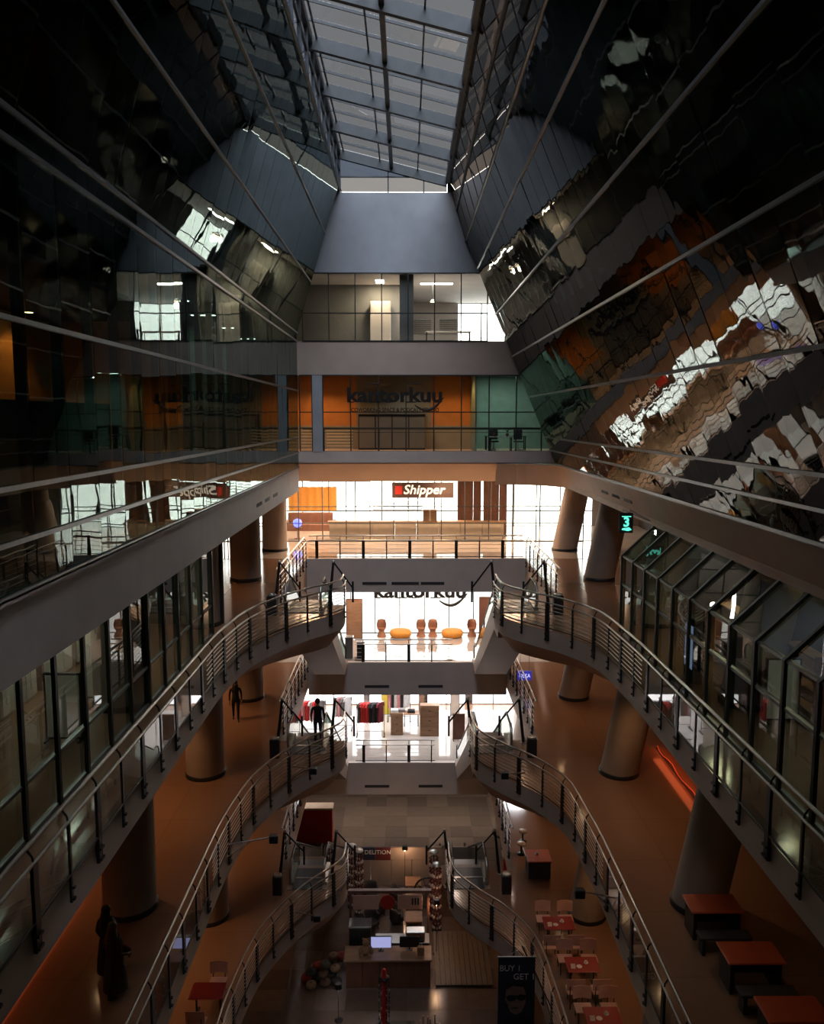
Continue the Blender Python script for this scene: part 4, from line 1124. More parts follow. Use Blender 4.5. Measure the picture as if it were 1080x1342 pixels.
person('person', 'person in dark clothes walking on the middle gallery floor at the left', (-6.95, 32.4, F2), 1.62, .2, (.02, .022, .026), (.012, .012, .014), (.02, .015, .012), 'walk', True)
person('person', 'person in black shirt and grey trousers at the left escalator head', (-3.35, 29.95, F2 + .035), 1.68, PI, (.015, .016, .02), (.03, .03, .04), (.02, .015, .012), 'stand')
person('person', 'person in a mustard head scarf and dark dress on the left, low in the photo', (-6.2, 16.3, F2), 1.62, 2.6, (.05, .035, .015), (.012, .012, .014), (.10, .065, .02), 'walk', 'scarf', held=(.12, .02, .03))
person('person', 'person in a black head scarf and black clothes beside the mustard scarf', (-6.55, 16.9, F2), 1.62, 2.8, (.015, .015, .016), (.012, .012, .012), (.01, .01, .012), 'stand', 'scarf')

# ================================================================== F2 and F3: tables and chairs
M['red_top'] = mat('red_table_top', (.50, .10, .045), .35, var=.06, scale=3)
M['seat_tan'] = mat('tan_chair_back', (.58, .34, .26), .55, var=.08, scale=4)
def bench_table(x, y, label):
    o = thing('food_table', label, 'table', (x, y, F2), 'red topped tables under the right gallery')
    MB().bbox(x - .62, x + .62, y - .38, y + .38, F2 + .72, F2 + .76, .02).build('table_top', M['red_top'], o)
    for a in (-.5, .5):
        MB().bbox(x + a - .05, x + a + .05, y - .3, y + .3, F2, F2 + .72).build('leg', M['dark_steel'], o)
    MB().box(x - .5, x + .5, y - .02, y + .02, F2 + .3, F2 + .6).build('modesty_panel', M['dark_steel'], o)
for x, y, n in ((7.27, 18.36, 'farthest'), (7.42, 16.54, 'middle'), (7.52, 14.82, 'nearest')):
    bench_table(x, y, f'red topped table below the right gallery railing, {n} of the three')
def bench(x, y, label):
    o = thing('dark_bench', label, 'bench', (x, y, F2), 'dark benches between the red tables')
    MB().bbox(x - .6, x + .6, y - .17, y + .17, F2 + .40, F2 + .46, .02).build('seat', M['dark'], o)
    for a in (-.5, .5): MB().box(x + a - .04, x + a + .04, y - .13, y + .13, F2, F2 + .40).build('leg', M['dark_steel'], o)
for x, y, n in ((7.27, 17.62, 'far'), (7.45, 15.75, 'near')): bench(x, y, f'black bench between the red tables, {n} one')

def cafe_chair():
    o = thing('cafe_chair', 'x', 'chair', (0, 0, 0), 'tan backed cafe chairs')
    MB().bbox(-.25, .25, -.2, .22, .43, .46, .015).build('seat', M['seat_tan'], o)
    # slightly dished back board
    n = 6; vs = []
    for zz in (.58, .95):
        for k in range(n + 1):
            t = k / n * 2 - 1; vs.append((.27 * t, -.2 - .035 * (1 - t * t) - .05 * (zz - .6), zz + .008 * math.cos(t * 3)))
    vs += [(a, b + .018, c) for a, b, c in vs]
    m_ = n + 1; q = 2 * m_
    fs = [(k + 1, k, m_ + k, m_ + k + 1) for k in range(n)] + [(q + k, q + k + 1, q + m_ + k + 1, q + m_ + k) for k in range(n)] + [(m_ + k, q + m_ + k, q + m_ + k + 1, m_ + k + 1) for k in range(n)] + [(k, k + 1, q + k + 1, q + k) for k in range(n)]
    fs += [(0, q, q + m_, m_), (n, n + m_, q + n + m_, q + n)]
    MB()._add(vs, fs).build('backrest', M['seat_tan'], o, fix=True)
    for a in (-.18, .18):
        MB().tube([(a, -.24, 0), (a, -.2, .44), (a, -.235, .72)], .014, 6).build('leg', M['dark_steel'], o)
        MB().tube([(a, .2, 0), (a, .18, .43)], .014, 6).build('leg', M['dark_steel'], o)
    return o
M['maroon_top'] = mat('maroon_table_top', (.26, .025, .02), .35, var=.06, scale=3)
def cafe_table():
    o = thing('cafe_table', 'x', 'table', (0, 0, 0), 'red topped cafe tables')
    MB().bbox(-.5, .5, -.36, .36, .72, .75, .015).build('table_top', M['maroon_top'], o)
    for a in (-.35, .35):
        MB().tube([(a, 0, .03), (a, 0, .72)], .03, 8).build('leg', M['dark_steel'], o)
        MB().bbox(a - .04, a + .04, -.28, .28, 0, .03, .01).build('foot', M['dark_steel'], o)
    return o
CH, TB = cafe_chair(), cafe_table()
M['china'] = mat('white_china', (.65, .6, .55), .3)
def cup(x, y, z, label):
    o = thing('coffee_cup', label, 'cup', (x, y, z), 'white cups on the cafe tables')
    MB().lathe([(.02, 0), (.07, .005), (.075, .012), (.03, .014), (.035, .05), (.042, .075), (.036, .075), (.03, .03)], (x, y, z), 14).build('bowl', M['china'], o)
    MB().tube([(x + .04, y, z + .06), (x + .06, y, z + .05), (x + .055, y, z + .03), (x + .035, y, z + .028)], .006, 5).build('handle', M['china'], o)
def napkin(x, y, z, label):
    o = thing('folded_card', label, 'card', (x, y, z), 'tent cards on the cafe tables')
    MB().prism([(-.09, 0), (0, .1), (.09, 0), (.075, 0), (0, .085), (-.075, 0)], (-.07, .07), lambda u, v, w: (x + w, y + u, z + v)).build('paper', M['cream'], o, fix=True)
    MB().lathe([(.07, 0), (.09, .012), (.085, .014)], (x + .2, y, z), 12).build('saucer', M['china'], o)
row = ['farthest', 'middle', 'nearest']
for i, (x, y) in enumerate(((5.05, 25.7), (5.4, 23.6), (5.5, 21.4))):
    place(TB, (x, y, F3), 0, f'red topped cafe table on the lowest gallery at the right, {row[i]} of the three')
    for sx, dx in (('left', -.38), ('right', .38)):
        place(CH, (x + dx, y + .72, F3), PI, f'tan backed cafe chair behind the {row[i]} red cafe table, {sx} one')
        if i < 2: place(CH, (x + dx, y - .74, F3), 0, f'tan backed cafe chair in front of the {row[i]} red cafe table, {sx} one')
    cup(x + .12, y + .05, F3 + .75, f'white cup standing on the {row[i]} red cafe table')
    napkin(x - .32, y - .12, F3 + .75, f'cream tent card and saucer on the {row[i]} red cafe table')
place(TB, (-5.85, 22.5, F3), 0, 'red topped cafe table on the lowest gallery at the left')
place(CH, (-5.75, 23.3, F3), PI, 'tan backed cafe chair behind the red table at the left')
place(CH, (-5.95, 21.6, F3), 0, 'tan backed cafe chair in front of the red table at the left')
o = thing('service_cart', 'square red topped serving cart with a dark body by the right escalator', 'cart', (5.04, 29.93, F3))
MB().bbox(4.62, 5.46, 29.5, 30.36, F3 + .08, F3 + .72, .02).build('body', M['dark'], o)
MB().bbox(4.58, 5.50, 29.46, 30.4, F3 + .72, F3 + .76, .02).build('top', M['red_top'], o)
for a in (4.7, 5.38):
    for b in (29.6, 30.26): MB().lathe([(.03, 0), (.05, .02), (.05, .07), (.03, .08)], (a, b, F3), 10).build('castor', M['rubber'], o)
MB().tube([(4.58, 29.6, F3 + .9), (4.5, 29.6, F3 + .92), (4.5, 30.2, F3 + .92), (4.58, 30.2, F3 + .9)], .015, 6).build('handle', M['steel'], o)
cup(5.0, 30.0, F3 + .76, 'white cup standing on the red serving cart')
for i, (x, y) in enumerate(((4.1, 31.4), (4.3, 32.4))):
    o = thing('round_stool', f'low white topped stool behind the red serving cart, {["near", "far"][i]} one', 'stool', (x + .5, y, F3), 'white topped stools')
    MB().lathe([(.17, .42), (.18, .44), (.17, .48), (.02, .49)], (x + .5, y, F3), 14).build('seat', M['china'], o)
    MB().lathe([(.16, 0), (.16, .02), (.03, .04), (.03, .42)], (x + .5, y, F3), 14).build('base', M['dark_steel'], o)
# red counters under the far galleries
for x0, x1, y, z, n in ((-5.9, -4.0, 42.0, G, 'left'), (4.6, 6.6, 37.0, G, 'right')):
    o = thing('stall_counter', f'bright red stall counter on the ground floor, {n} of the bridge', 'counter', ((x0 + x1) / 2, y, z), 'red stall counters')
    MB().bbox(x0, x1, y, y + .6, z, z + 1.9, .02).build('body', M['red'], o)
    MB().bbox(x0 - .05, x1 + .05, y - .05, y + .65, z + 1.9, z + 2.0, .02).build('top', M['cream'], o)
# dark bins on the gallery tips
for f in (F1, F2, F3):
    for x, n in ((-4.78, 'left'), (EDGE[f] - .62, 'right')):
        o = thing('litter_bin', f'black square litter bin at the {n} tip of the {NM[f]} gallery', 'bin', (x, 28.9, f), 'black litter bins')
        MB().bbox(x - .17, x + .17, 28.55, 28.89, f, f + .7, .02).build('body', M['dark_steel'], o)
        MB().lathe([(.15, 0), (.15, .03), (.11, .05), (.10, .02)], (x, 28.72, f + .7), 14).build('rim', M['steel'], o)
# hanging banner on the lowest gallery
M['banner'] = mat('navy_banner_cloth', (.014, .018, .034), .6, var=.1)
M['print_skin'] = mat('printed_face', (.20, .13, .11), .6, var=.1, scale=6)
M['print_dark'] = mat('printed_black', (.012, .01, .01), .6)
M['print_grey'] = mat('printed_grey_letter', (.75, .72, .75), .6)
bx, by, bz = 3.15, 22.0, EYE - 15.35
o = thing('hanging_banner', 'navy hanging banner with a man in sunglasses, reading BUY 1 GET 1', 'banner', (bx, by, bz))
MB().box(bx - .53, bx + .53, by, by + .015, bz - 2.6, bz).build('sheet', M['banner'], o)
MB().tube([(bx - .56, by, bz + .01), (bx + .56, by, bz + .01)], .022, 6).build('rod', M['steel'], o)
MB().tube([(bx - .3, by, bz + .03), (bx + .22, by + .05, bz + .3), (bx + .42, by, bz + .03)], .008, 5).build('cord', M['cream'], o)
MB().tube([(bx + .15, by + .05, bz + .31), (EDGE[F3] + .05, by + .05, F3 + .12)], .02, 6).build('arm', M['dark_steel'], o)
lettering('letters', 'BUY 1', .26, (bx - .2, by - .008, bz - .34), M['print_grey'], o, .56, depth=.002)
lettering('letters', 'GET 1', .26, (bx + .2, by - .008, bz - .6), M['print_grey'], o, .58, depth=.002)
fl = lambda pts: [(bx + u, bz - 1.28 + v) for u, v in pts]
ell = lambda cx, cz, rx, rz, n=22: [(cx + rx * math.cos(2 * PI * k / n), cz + rz * math.sin(2 * PI * k / n)) for k in range(n)]
pr = lambda pts, d, nm, m_: MB().prism(fl(pts), (by - d - .002, by - d), lambda u, v, w: (u, w, v)).build(nm, M[m_], o, fix=True)
pr(ell(.06, .22, .37, .32), .002, 'printed_hair', 'print_dark')
pr([(-.3, .28), (-.1, .4), (.2, .36), (.28, .15), (.26, -.15), (.15, -.42), (-.02, -.5), (-.18, -.4), (-.27, -.12), (-.33, -.05)], .005, 'printed_face', 'print_skin')
pr(ell(-.14, .02, .14, .1), .008, 'printed_lens', 'print_dark'); pr(ell(.14, .04, .13, .1), .008, 'printed_lens', 'print_dark')
pr([(-.3, .08), (.34, .13), (.34, .09), (-.3, .04)], .008, 'printed_frame', 'print_dark')
pr([(-.16, -.28), (.06, -.26), (.05, -.3), (-.14, -.31)], .008, 'printed_mouth', 'print_dark')
pr([(-.45, -1.2), (.5, -1.2), (.45, -.7), (.2, -.5), (.1, -.6), (-.05, -.55), (-.4, -.7)], .003, 'printed_jacket', 'print_dark')

# ================================================================== GROUND FLOOR
# sign wall
M['beige'] = mat('beige_panel', (.34, .26, .21), .5, var=.06)
M['navy'] = mat('navy_panel', (.03, .035, .07), .5)
M['maroon'] = mat('maroon_panel', (.13, .025, .025), .5)
o = thing('partition_wall', 'long low beige partition with a navy and maroon name panel', 'partition', (.2, 38.0, 0))
for i in range(6): MB().bbox(-2.75 + i, -1.78 + i, 38.0, 38.1, 0, 1.3, .01).build('panel', M['beige'], o)
MB().box(-2.3, -1.55, 37.97, 38.1, 1.32, 1.95).build('name_panel', M['navy'], o)
MB().box(-1.54, -.8, 37.97, 38.1, 1.32, 1.95).build('name_panel', M['maroon'], o)
MB().box(-.79, 3.2, 37.98, 38.1, 1.32, 1.95).build('blank_panel', M['beige'], o)
lettering('letters', 'DELITION', .3, (-1.42, 37.95, 1.72), M['sign_white'], o, 1.25, depth=.004)
# kiosk: counter, menu boards, screens
KX0, KX1 = -2.45, .95
o = thing('kiosk_counter', 'red brown wooden kiosk counter with a tan top in the middle of the ground floor', 'counter', (-.75, 30.9, 0))
for i in range(5): MB().bbox(KX0 + .68 * i, KX0 + .665 + .68 * i, 30.66, 30.72, .02, 1.2, .008).build('front_panel', M['wood_dark'], o)
MB().box(KX0 + .02, KX1 - .02, 30.72, 31.4, 0, 1.2).build('body', M['wood_dark'], o)
MB().bbox(KX0 - .08, KX1 + .05, 30.55, 31.5, 1.2, 1.27, .02).build('counter_top', M['wood_mid'], o)
o = thing('kiosk_canopy', 'wooden kiosk gantry with two tan menu boards and a red disc', 'kiosk', (-.75, 33.0, 0))
for x in (KX0 + .05, KX1 - .05): MB().bbox(x - .05, x + .05, 32.9, 33.0, 0, 2.75).build('post', M['wood_dark'], o)
MB().bbox(KX0 - .05, KX1 + .1, 32.85, 33.05, 2.70, 2.82).build('beam', M['wood_dark'], o)
MB().bbox(KX0 + .15, KX0 + 1.25, 32.83, 32.88, 2.0, 2.62).build('menu_board', M['seat_tan'], o)
MB().bbox(KX0 + 2.05, KX0 + 3.1, 32.83, 32.88, 2.0, 2.62).build('menu_board', M['seat_tan'], o)
MB().prism(ell(-.82, 2.35, .32, .32, 28), (32.76, 32.80), lambda u, v, w: (u, w, v)).build('disc', M['red'], o, fix=True)
mk = MB()
for k in range(3): mk.box(KX0 + 2.65 + .12 * k, KX0 + 2.72 + .12 * k, 32.82, 32.83, 2.2, 2.5)
mk.build('glyphs', M['print_dark'], o)
M['screen'] = mat('lit_screen', (.2, .2, .3), .3, emit=(.40, .42, .75), estr=.55)
def screen(x, y, z, w, h, label, m='screen'):
    o = thing('monitor', label, 'monitor', (x, y, z), 'screens on the kiosk')
    MB().bbox(x - w / 2, x + w / 2, y, y + .05, z + .12, z + .12 + h, .01).build('case', M['dark'], o)
    MB().box(x - w / 2 + .02, x + w / 2 - .02, y - .006, y, z + .14, z + .10 + h).build('display', M[m], o)
    MB().box(x - .03, x + .03, y + .01, y + .04, z, z + .13).bbox(x - .12, x + .12, y - .06, y + .1, z, z + .015).build('stand', M['dark_steel'], o)
screen(-1.05, 31.15, 1.27, .85, .5, 'bluish lit screen standing on the kiosk counter')
screen(.1, 31.2, 1.27, .8, .45, 'dark screen standing on the kiosk counter, right of the lit one', 'print_dark')
o = thing('display_fridge', 'black drinks cabinet with a grey top behind the kiosk counter', 'cabinet', (-1.95, 32.2, 0))
MB().bbox(-2.4, -1.5, 31.9, 32.5, 0, 1.75, .02).build('body', M['dark'], o)
for k in range(2): MB().box(-2.36 + .44 * k, -1.96 + .44 * k, 31.87, 31.9, .15, 1.65).build('door', M['dark_steel'], o)
MB().bbox(-2.42, -1.48, 31.88, 32.52, 1.75, 1.82).build('top', M['alu'], o)
o = thing('back_counter', 'dark back counter with a steel top at the right of the kiosk', 'counter', (.3, 32.3, 0))
MB().bbox(-1.3, .9, 32.0, 32.6, 0, 1.0, .02).build('body', M['dark'], o)
MB().bbox(-1.33, .93, 31.97, 32.63, 1.0, 1.05, .01).build('top', M['alu'], o)
for k in range(4): MB().box(-1.25 + .54 * k, -.76 + .54 * k, 31.97, 32.0, .12, .92).build('door', M['dark_steel'], o)
o = thing('coffee_machine', 'boxy steel coffee machine on the back counter', 'machine', (.35, 32.3, 1.05))
MB().bbox(-.05, .75, 32.1, 32.5, 1.05, 1.45, .03).build('body', M['steel'], o)
MB().box(.0, .7, 31.98, 32.1, 1.07, 1.12).build('drip_tray', M['dark_steel'], o)
for x in (.2, .5): MB().tube([(x, 32.1, 1.3), (x, 32.0, 1.28), (x, 32.0, 1.2)], .03, 8).build('spout', M['dark_steel'], o)
# plush bear shape on the counter
M['plush'] = mat('tan_plush', (.30, .17, .09), .95, var=.2, scale=20, bump=.3)
o = thing('plush_bear', 'tan plush bear sitting on the left of the kiosk counter', 'toy', (-1.65, 31.0, 1.27))
c = (-1.65, 31.0, 1.27)
MB().lathe([(.10, 0), (.20, .06), (.22, .18), (.16, .30), (.09, .36)], c, 18).build('body', M['plush'], o)
MB().lathe([(.05, .33), (.13, .38), (.155, .47), (.12, .57), (.03, .61)], c, 18).build('head', M['plush'], o)
for s_ in (-1, 1):
    MB().lathe([(.01, .56), (.05, .58), (.05, .63), (.02, .66)], (c[0] + .11 * s_, c[1], c[2]), 10).build('ear', M['plush'], o)
    MB().tube([(c[0] + .15 * s_, c[1], c[2] + .28), (c[0] + .26 * s_, c[1] - .08, c[2] + .16), (c[0] + .24 * s_, c[1] - .16, c[2] + .10)], [.07, .06, .05], 8).build('arm', M['plush'], o)
    MB().tube([(c[0] + .10 * s_, c[1] - .05, c[2] + .07), (c[0] + .16 * s_, c[1] - .26, c[2] + .06)], [.08, .07], 8).build('leg', M['plush'], o)
o = thing('paper_bag', 'small brown paper bag at the right end of the kiosk counter', 'bag', (.55, 30.9, 1.27))
MB().prism([(-.13, 0), (.13, 0), (.15, .28), (.12, .34), (-.12, .34), (-.15, .28)], (-.08, .08), lambda u, v, w: (.55 + u, 30.9 + w, 1.27 + v)).build('bag_body', M['plush'], o, fix=True)
for s_ in (-.05, .05): MB().tube([(.49, 30.9 + s_, 1.6), (.5, 30.9 + s_, 1.72), (.6, 30.9 + s_, 1.72), (.61, 30.9 + s_, 1.6)], .008, 5).build('handle', M['cream'], o)
# plain wood deck right of the kiosk
o = thing('timber_deck', 'grey brown low timber deck on the floor right of the kiosk', 'deck', (2.3, 31.2, 0))
M['deck'] = mat('grey_deck_wood', (.20, .16, .13), .6, var=.15, scale=5, stretch=(3, .3, 1))
for i in range(11): MB().bbox(1.15 + .21 * i, 1.345 + .21 * i, 30.7, 34.2, .06, .10, .006).build('plank', M['deck'], o)
for y in (30.9, 32.4, 33.9): MB().box(1.2, 3.4, y, y + .08, 0, .06).build('joist', M['wood_dark'], o)
# heap of round cushions left of the counter
CC = [('red', (.40, .05, .04)), ('brown', (.22, .13, .09)), ('tan', (.34, .22, .15)), ('dark grey', (.05, .05, .055)), ('green grey', (.10, .11, .09))]
CUM = [mat('cushion_' + n.replace(' ', '_'), c, .85, var=.12, scale=6) for n, c in CC]
def cushion():
    o = thing('round_cushion', 'x', 'cushion', (0, 0, 0), 'round cushions heaped left of the kiosk')
    MB().lathe([(.12, 0), (.20, .03), (.225, .10), (.20, .17), (.12, .20), (.02, .205)], (0, 0, 0), 18).build('pad', CUM[0], o)
    MB().lathe([(.03, 0), (.035, .012), (.02, .02)], (0, 0, .2), 10).build('button', CUM[3], o)
    return o
cu_ = [(-3.35, 31.9, 0), (-2.9, 32.0, 0), (-3.8, 31.8, 0), (-3.1, 31.4, 0), (-3.6, 31.3, 0), (-4.1, 31.2, 0), (-3.3, 30.9, 0), (-3.85, 30.75, 0), (-2.85, 30.95, 0), (-3.2, 31.65, .21), (-3.65, 31.6, .21), (-3.4, 31.15, .21), (-2.95, 31.45, .21), (-3.9, 31.25, .21), (-3.35, 31.4, .42), (-2.75, 32.25, .21), (-3.05, 31.9, .42)]
rowp = ['floor level', 'second layer', 'top layer']
for i, (x, y, z) in enumerate(cu_):
    o = thing('round_cushion', f'{CC[i % 5][0]} round cushion in the heap left of the kiosk, {rowp[int(round(z / .21))]}, {["left", "centre", "right"][0 if x < -3.5 else 1 if x < -3.0 else 2]} {"rear" if y > 31.5 else "front"}', 'cushion', (x, y, z), 'round cushions heaped left of the kiosk')
    a, b = .12 * math.sin(i * 2.1), .12 * math.cos(i * 1.7)
    MB().lathe([(.12, 0), (.20, .03), (.225, .10), (.20, .17), (.12, .20), (.02, .205)], (x, y, z), 18).build('pad', CUM[i % 5], o)
    MB().lathe([(.03, 0), (.035, .012), (.02, .02)], (x, y, z + .2), 10).build('button', CUM[3], o)
# bead columns beside the escalator mouths
M['bead_dark'] = mat('dark_red_bead', (.12, .02, .02), .35)
M['bead_light'] = mat('pale_bead', (.6, .5, .45), .3)
def bead_column(x, y, h, label):
    o = thing('bead_column', label, 'display', (x, y, 0), 'columns of hanging beads')
    MB().lathe([(.22, 0), (.22, .06), (.05, .08)], (x, y, 0), 16).build('base', M['dark_steel'], o)
    MB().tube([(x, y, .06), (x, y, h)], .03, 8).build('pole', M['dark_steel'], o)
    MB().lathe([(.18, h - .04), (.22, h), (.2, h + .05), (.04, h + .09)], (x, y, 0), 16).build('cap', M['steel'], o)
    for k in range(8):
        a = k * PI / 4; px, py = x + .17 * math.cos(a), y + .17 * math.sin(a)
        n = int((h - .2) / .16); b = MB()
        for j in range(n):
            b.lathe([(.015, -.06), (.05, -.03), (.05, .03), (.015, .06)], (px, py, .2 + .16 * j), 6, 1 if j % 3 == 0 else 0)
        b.build('bead_string', [M['bead_dark'], M['bead_light']], o)
for x, y, h, n in ((-2.55, 36.2, 3.0, 'far left'), (-2.2, 35.6, 3.1, 'near left'), (1.22, 35.3, 3.2, 'left one of the right pair'), (1.32, 34.4, 3.1, 'right one of the right pair')):
    bead_column(x, y, h, f'tall column of dark red bead strings with a pale cap, {n}')
# seating behind the kiosk
M['wicker'] = mat('dark_wicker', (.05, .04, .035), .7, var=.3, scale=30)
def armchair(x, y, rz, label, m='wicker'):
    o = thing('bucket_armchair', label, 'chair', (x, y, 0), 'dark armchairs behind the kiosk')
    o.rotation_euler = (0, 0, rz)
    def add(mb, nm, mm): link(nm, mb.mesh(nm, M[mm]), o)
    add(MB().bbox(-.28, .28, -.27, .27, .22, .42, .05), 'seat', m)
    n = 14; vs = []
    for r_ in (.36, .29):
        for h, e in ((.2, 0), (.62, .02), (.8, .05)):
            for k in range(n + 1):
                a = PI * (-.12 + 1.24 * k / n); vs.append(((r_ + e) * math.cos(a), (r_ + e) * math.sin(a), h - (.16 if k in (0, 1, n - 1, n) and h > .7 else 0)))
    m_ = n + 1; fs = []
    for j in (0, 1):
        for k in range(n): fs += [(j * m_ + k, j * m_ + k + 1, (j + 1) * m_ + k + 1, (j + 1) * m_ + k), ((3 + j) * m_ + k + 1, (3 + j) * m_ + k, (4 + j) * m_ + k, (4 + j) * m_ + k + 1)]
    for k in range(n): fs.append((2 * m_ + k, 2 * m_ + k + 1, 5 * m_ + k + 1, 5 * m_ + k))
    add(MB()._add(vs, fs, 0, True), 'backrest', m)
    for a in (-.24, .24):
        for b in (-.22, .22): add(MB().tube([(a, b, 0), (a * .9, b * .9, .24)], .022, 6), 'leg', 'dark_steel')
armchair(-1.75, 36.7, .4, 'dark wicker armchair behind the kiosk at the left, far one')
armchair(-1.35, 35.6, -2.6, 'dark wicker armchair behind the kiosk at the left, middle one')
armchair(-1.6, 34.5, .8, 'dark wicker armchair behind the kiosk at the left, nearest one')
def wood_table(x, y, label):
    o = thing('wood_table', label, 'table', (x, y, 0), 'square wooden tables behind the kiosk')
    MB().bbox(x - .38, x + .38, y - .4, y + .4, .70, .75, .015).build('table_top', M['wood_mid'], o)
    for a in (-.32, .32):
        for b in (-.33, .33): MB().box(x + a - .03, x + a + .03, y + b - .03, y + b + .03, 0, .70).build('leg', M['wood_dark'], o)
for y, n in ((37.1, 'farthest'), (35.7, 'middle'), (34.3, 'nearest')): wood_table(.3, y, f'square brown wooden table behind the kiosk at the right, {n} of the three')
armchair(-.45, 36.4, 1.6, 'dark armchair left of the brown wooden tables, far one')
armchair(-.42, 35.0, 1.6, 'dark armchair left of the brown wooden tables, near one')
o = thing('wagon_wheel', 'big black spoked wheel leaning beside the right bead columns', 'wheel', (.95, 36.2, 0))
wc = Vector((.95, 36.2, .72))
MB().tube([wc + Vector((.62 * math.cos(a), .1 * math.sin(a), .66 * math.sin(a))) for a in [2 * PI * k / 28 for k in range(28)]], .05, 8, closed=True).build('rim', M['rubber'], o)
MB().lathe([(.09, -.06), (.09, .06)], wc, 12).build('hub', M['dark_steel'], o)
for k in range(10):
    a = 2 * PI * k / 10; MB().tube([wc, wc + Vector((.6 * math.cos(a), .1 * math.sin(a), .64 * math.sin(a)))], .016, 5).build('spoke', M['dark_steel'], o)
# red pole stand and small things at the bottom edge
M['red_bright'] = mat('bright_red_cloth', (.60, .03, .03), .5, var=.08)
o = thing('red_pole_stand', 'bright red upright pole with small beads in front of the kiosk', 'stand', (-.86, 28.6, 0))
MB().lathe([(.25, 0), (.25, .04), (.06, .07)], (-.86, 28.6, 0), 18).build('base', M['dark_steel'], o)
MB().lathe([(.10, .06), (.10, 2.15), (.07, 2.28), (.01, 2.32)], (-.86, 28.6, 0), 14).build('pole', M['red_bright'], o)
for k in range(6):
    a = k * PI / 3; b = MB()
    for j in range(11): b.lathe([(.01, -.04), (.03, 0), (.01, .04)], (-.86 + .19 * math.cos(a), 28.6 + .19 * math.sin(a), .25 + .15 * j + .05 * (k % 2)), 6, 1 if (j + k) % 4 == 0 else 0)
    b.tube([(-.86 + .19 * math.cos(a), 28.6 + .19 * math.sin(a), .15), (-.86 + .19 * math.cos(a), 28.6 + .19 * math.sin(a), 1.95)], .006, 4)
    b.build('bead_string', [M['dark_steel'], M['bead_light']], o)
MB().lathe([(.2, 1.93), (.21, 1.95), (.11, 1.97)], (-.86, 28.6, 0), 16).build('ring', M['dark_steel'], o)
o = thing('bamboo_screen', 'bundle of upright pale canes at the bottom edge, right of the red pole', 'screen', (.85, 27.6, 0))
for k in range(9):
    hh = 1.0 + .25 * math.sin(k * 2.3)
    MB().tube([(.5 + .085 * k, 27.6 + .03 * math.sin(k * 3), .14), (.5 + .085 * k, 27.6, hh)], .032, 7).build('cane', M['seat_tan'], o)
MB().bbox(.42, 1.26, 27.5, 27.7, 0, .16, .02).build('trough', M['dark_steel'], o)
o = thing('glass_case', 'pale blue grey glass display case at the bottom edge', 'case', (-.15, 27.4, 0))
MB().bbox(-.6, .3, 27.1, 27.7, 0, .55, .02).build('body', M['dark'], o)
MB().bbox(-.58, .28, 27.12, 27.68, .55, .95, .02).build('glass', M['glass_green'], o)
for k in range(4): MB().lathe([(.07, .552), (.09, .62), (.05, .72), (.03, .76)], (-.45 + .21 * k, 27.4, 0), 10).build('jar', M['china'], o)
def floor_lamp(x, y, h, label, power, col, lens='lens'):
    o = thing('floor_lamp', label, 'lamp', (x, y, 0), 'floor lamps round the kiosk')
    MB().lathe([(.16, 0), (.16, .02), (.02, .04)], (x, y, 0), 16).build('base', M['dark_steel'], o)
    MB().tube([(x, y, .03), (x, y, h - .08)], .014, 6).build('pole', M['dark_steel'], o)
    MB().lathe([(.15, -.02), (.11, .16)], (x, y, h), 16).build('lamp_shade', M['dark_steel'], o)
    MB().lathe([(.001, -.05), (.04, -.06), (.05, -.1), (.02, -.13)][::-1], (x, y, h + .02), 12).build('bulb', M[lens], o)
    L = bpy.data.lights.new('floor_lamp', 'POINT'); L.energy, L.color, L.shadow_soft_size = power, col, .08
    link('lamp_light', L, o, (0, 0, h - .2))
floor_lamp(-2.6, 28.9, 1.35, 'small floor lamp with a white bulb at the bottom edge, left of the red pole', 5, (1, .9, .8), 'lens_cool')
floor_lamp(1.25, 32.8, 2.3, 'slim floor lamp at the right end of the kiosk', 22, (1, .55, .28))
floor_lamp(-.1, 37.4, 2.2, 'slim floor lamp beside the partition behind the wooden tables', 22, (1, .6, .35))

# ================================================================== F1 side shops behind the glass walls
M['pinkwood'] = mat('pink_grey_door', (.36, .24, .22), .5, var=.08)
tag(MB().box(-12.0, -11.9, 2, 30, F1, BB).box(-12, -6.2, 27.4, 27.5, F1, BB).build('wall_left', M['dark']), kind='structure')
tag(MB().box(12.0, 12.1, 2, 30, F1, RB).build('wall_right', M['dark']), kind='structure')
for i, (y, m_) in enumerate(((23.5, 'pinkwood'), (21.4, 'pinkwood'), (19.2, 'cream'), (15.2, 'plaster'))):
    o = thing('display_cabinet', f'{["pinkish", "pinkish", "cream", "pale"][i]} display cabinet behind the left shop glass, {["farthest", "second", "third", "nearest"][i]} of four', 'cabinet', (-9.5, y, F1), 'display cabinets behind the left glass')
    MB().bbox(-9.9, -9.3, y - .9, y + .9, F1, F1 + 2.1, .02).build('body', M[m_], o)
    for k in range(3):
        MB().bbox(-9.3, -9.26, y - .86 + .59 * k, y - .31 + .59 * k, F1 + .75, F1 + 2.0, .006).build('door', M[m_], o)
        MB().bbox(-9.3, -9.26, y - .86 + .59 * k, y - .31 + .59 * k, F1 + .1, F1 + .7, .006).build('drawer', M['plaster'], o)
    panel_light(-8.2, y, BB - .01, .3, 1.2, f'white strip light over the {["farthest", "second", "third", "nearest"][i]} display cabinet on the left', (18, 18, 14, 5)[i], (1, .9, .8), group='strip lights in the left shop')
for i, (x, y, h) in enumerate(((-7.6, 19.8, 1.9), (-7.4, 17.2, 1.5))):
    board('notice_board', f'white notice board behind the left gallery railing, {["far", "near"][i]} one', 'board', x - .4, x + .4, y, F1, F1 + h, 'sign_white', 'dark_steel')
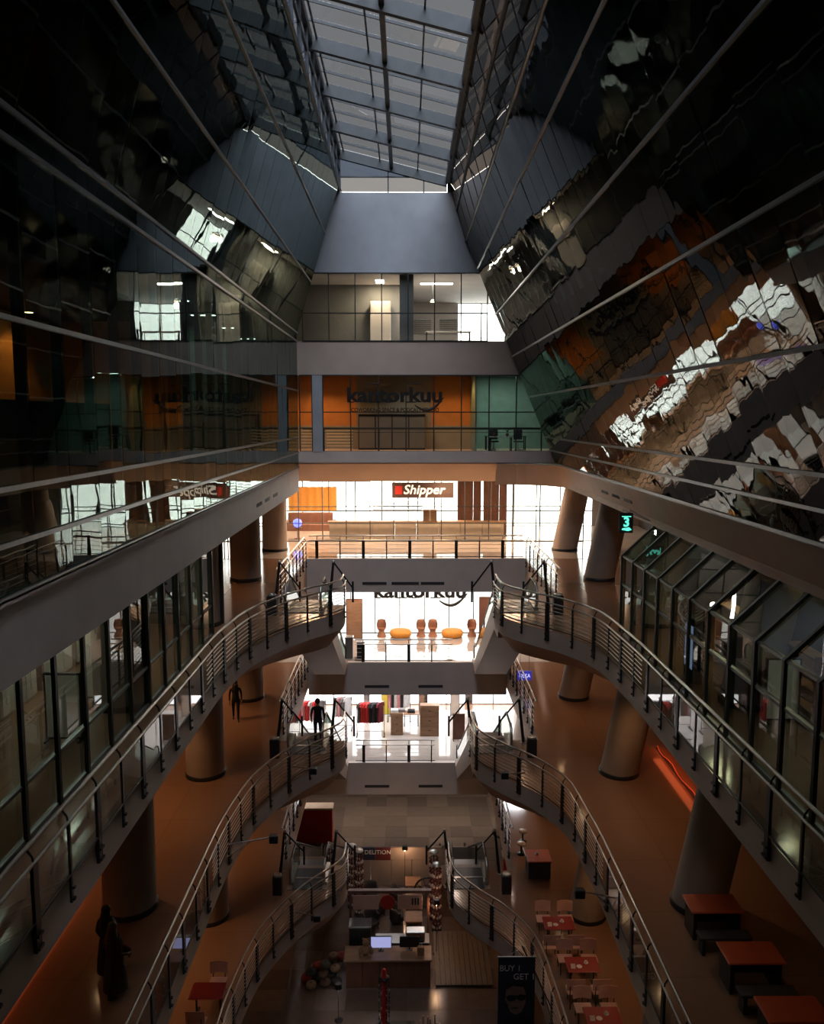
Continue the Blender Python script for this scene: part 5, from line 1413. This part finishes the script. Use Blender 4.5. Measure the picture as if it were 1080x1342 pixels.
for i, (y, c) in enumerate(((23.2, (1, .62, .25)), (19.5, (1, .6, .25)), (15.5, (1, .9, .8)))):
    panel_light(9.3, y, RB - .01, .5, 1.4, f'warm ceiling strip in the right glasshouse shop, {["farthest", "middle", "nearest"][i]} of three', (30, 26, 8)[i], c, group='strip lights in the right shop')
for i, y in enumerate((22.6, 18.4, 14.6)):
    o = thing('shop_shelf', f'dark shelf unit inside the right glasshouse shop, {["farthest", "middle", "nearest"][i]} of three', 'shelf', (9.2, y, F1), 'shelf units in the right shop')
    for a in (-.8, .8): MB().box(9.0, 9.4, y + a - .02, y + a + .02, F1, F1 + 1.7).build('side_panel', M['wood_dark'], o)
    for k in range(4): MB().box(9.0, 9.4, y - .78, y + .78, F1 + .1 + .5 * k, F1 + .14 + .5 * k).build('shelf_board', M['wood_mid'], o)
o = thing('upright_display', 'upright screen with two pale lit stripes behind the right gallery railing', 'screen', (7.6, 21.3, F1))
MB().bbox(7.5, 7.75, 20.9, 21.7, F1, F1 + 1.7, .02).build('case', M['dark'], o)
for k in (21.02, 21.4): MB().box(7.49, 7.5, k, k + .2, F1 + .35, F1 + 1.5).build('lit_stripe', M['screen'], o)
board('notice_board', 'white notice board inside the right glasshouse shop', 'board', 8.2, 9.0, 18.2, F1, F1 + 1.5, 'sign_white', 'dark_steel')

# small floodlights on arms reaching out from the railings
def flood(x, y, z, dx, dy, label):
    o = thing('floodlight', label, 'lamp', (x, y, z), 'floodlights on arms at the gallery railings')
    MB().tube([(x, y, z), (x + dx, y + dy, z + .12)], .022, 7).build('arm', M['steel'], o)
    MB().tube([(x, y, z - .35), (x + dx * .55, y + dy * .55, z + .05)], .014, 6).build('brace', M['steel'], o)
    e = Vector((x + dx, y + dy, z + .12))
    MB().bbox(e.x - .12, e.x + .12, e.y - .09, e.y + .09, e.z - .16, e.z + .06, .02).build('housing', M['dark_steel'], o)
    MB().box(e.x - .09, e.x + .09, e.y - .095, e.y - .09, e.z - .13, e.z + .03).build('lens', M['glass_clear'], o)
for x, y, f, dx, dy, n in ((-5.0, 21.6, F2, 1.25, .2, 'left bend of the middle gallery railing'), (-3.9, 26.75, F2, .75, -.5, 'left curve of the middle gallery railing'),
    (-3.9, 26.75, F3, .8, -.45, 'left curve of the lowest gallery railing'), (EDGE[F2] - 1.2, 26.2, F2, -.7, -.35, 'right curve of the middle gallery railing'),
    (EDGE[F2], 19.0, F2, -.85, .1, 'right straight of the middle gallery railing')):
    flood(x + (.04 if dx > 0 else -.04), y, f + .5, dx, dy, f'small black floodlight on a steel arm at the {n}')
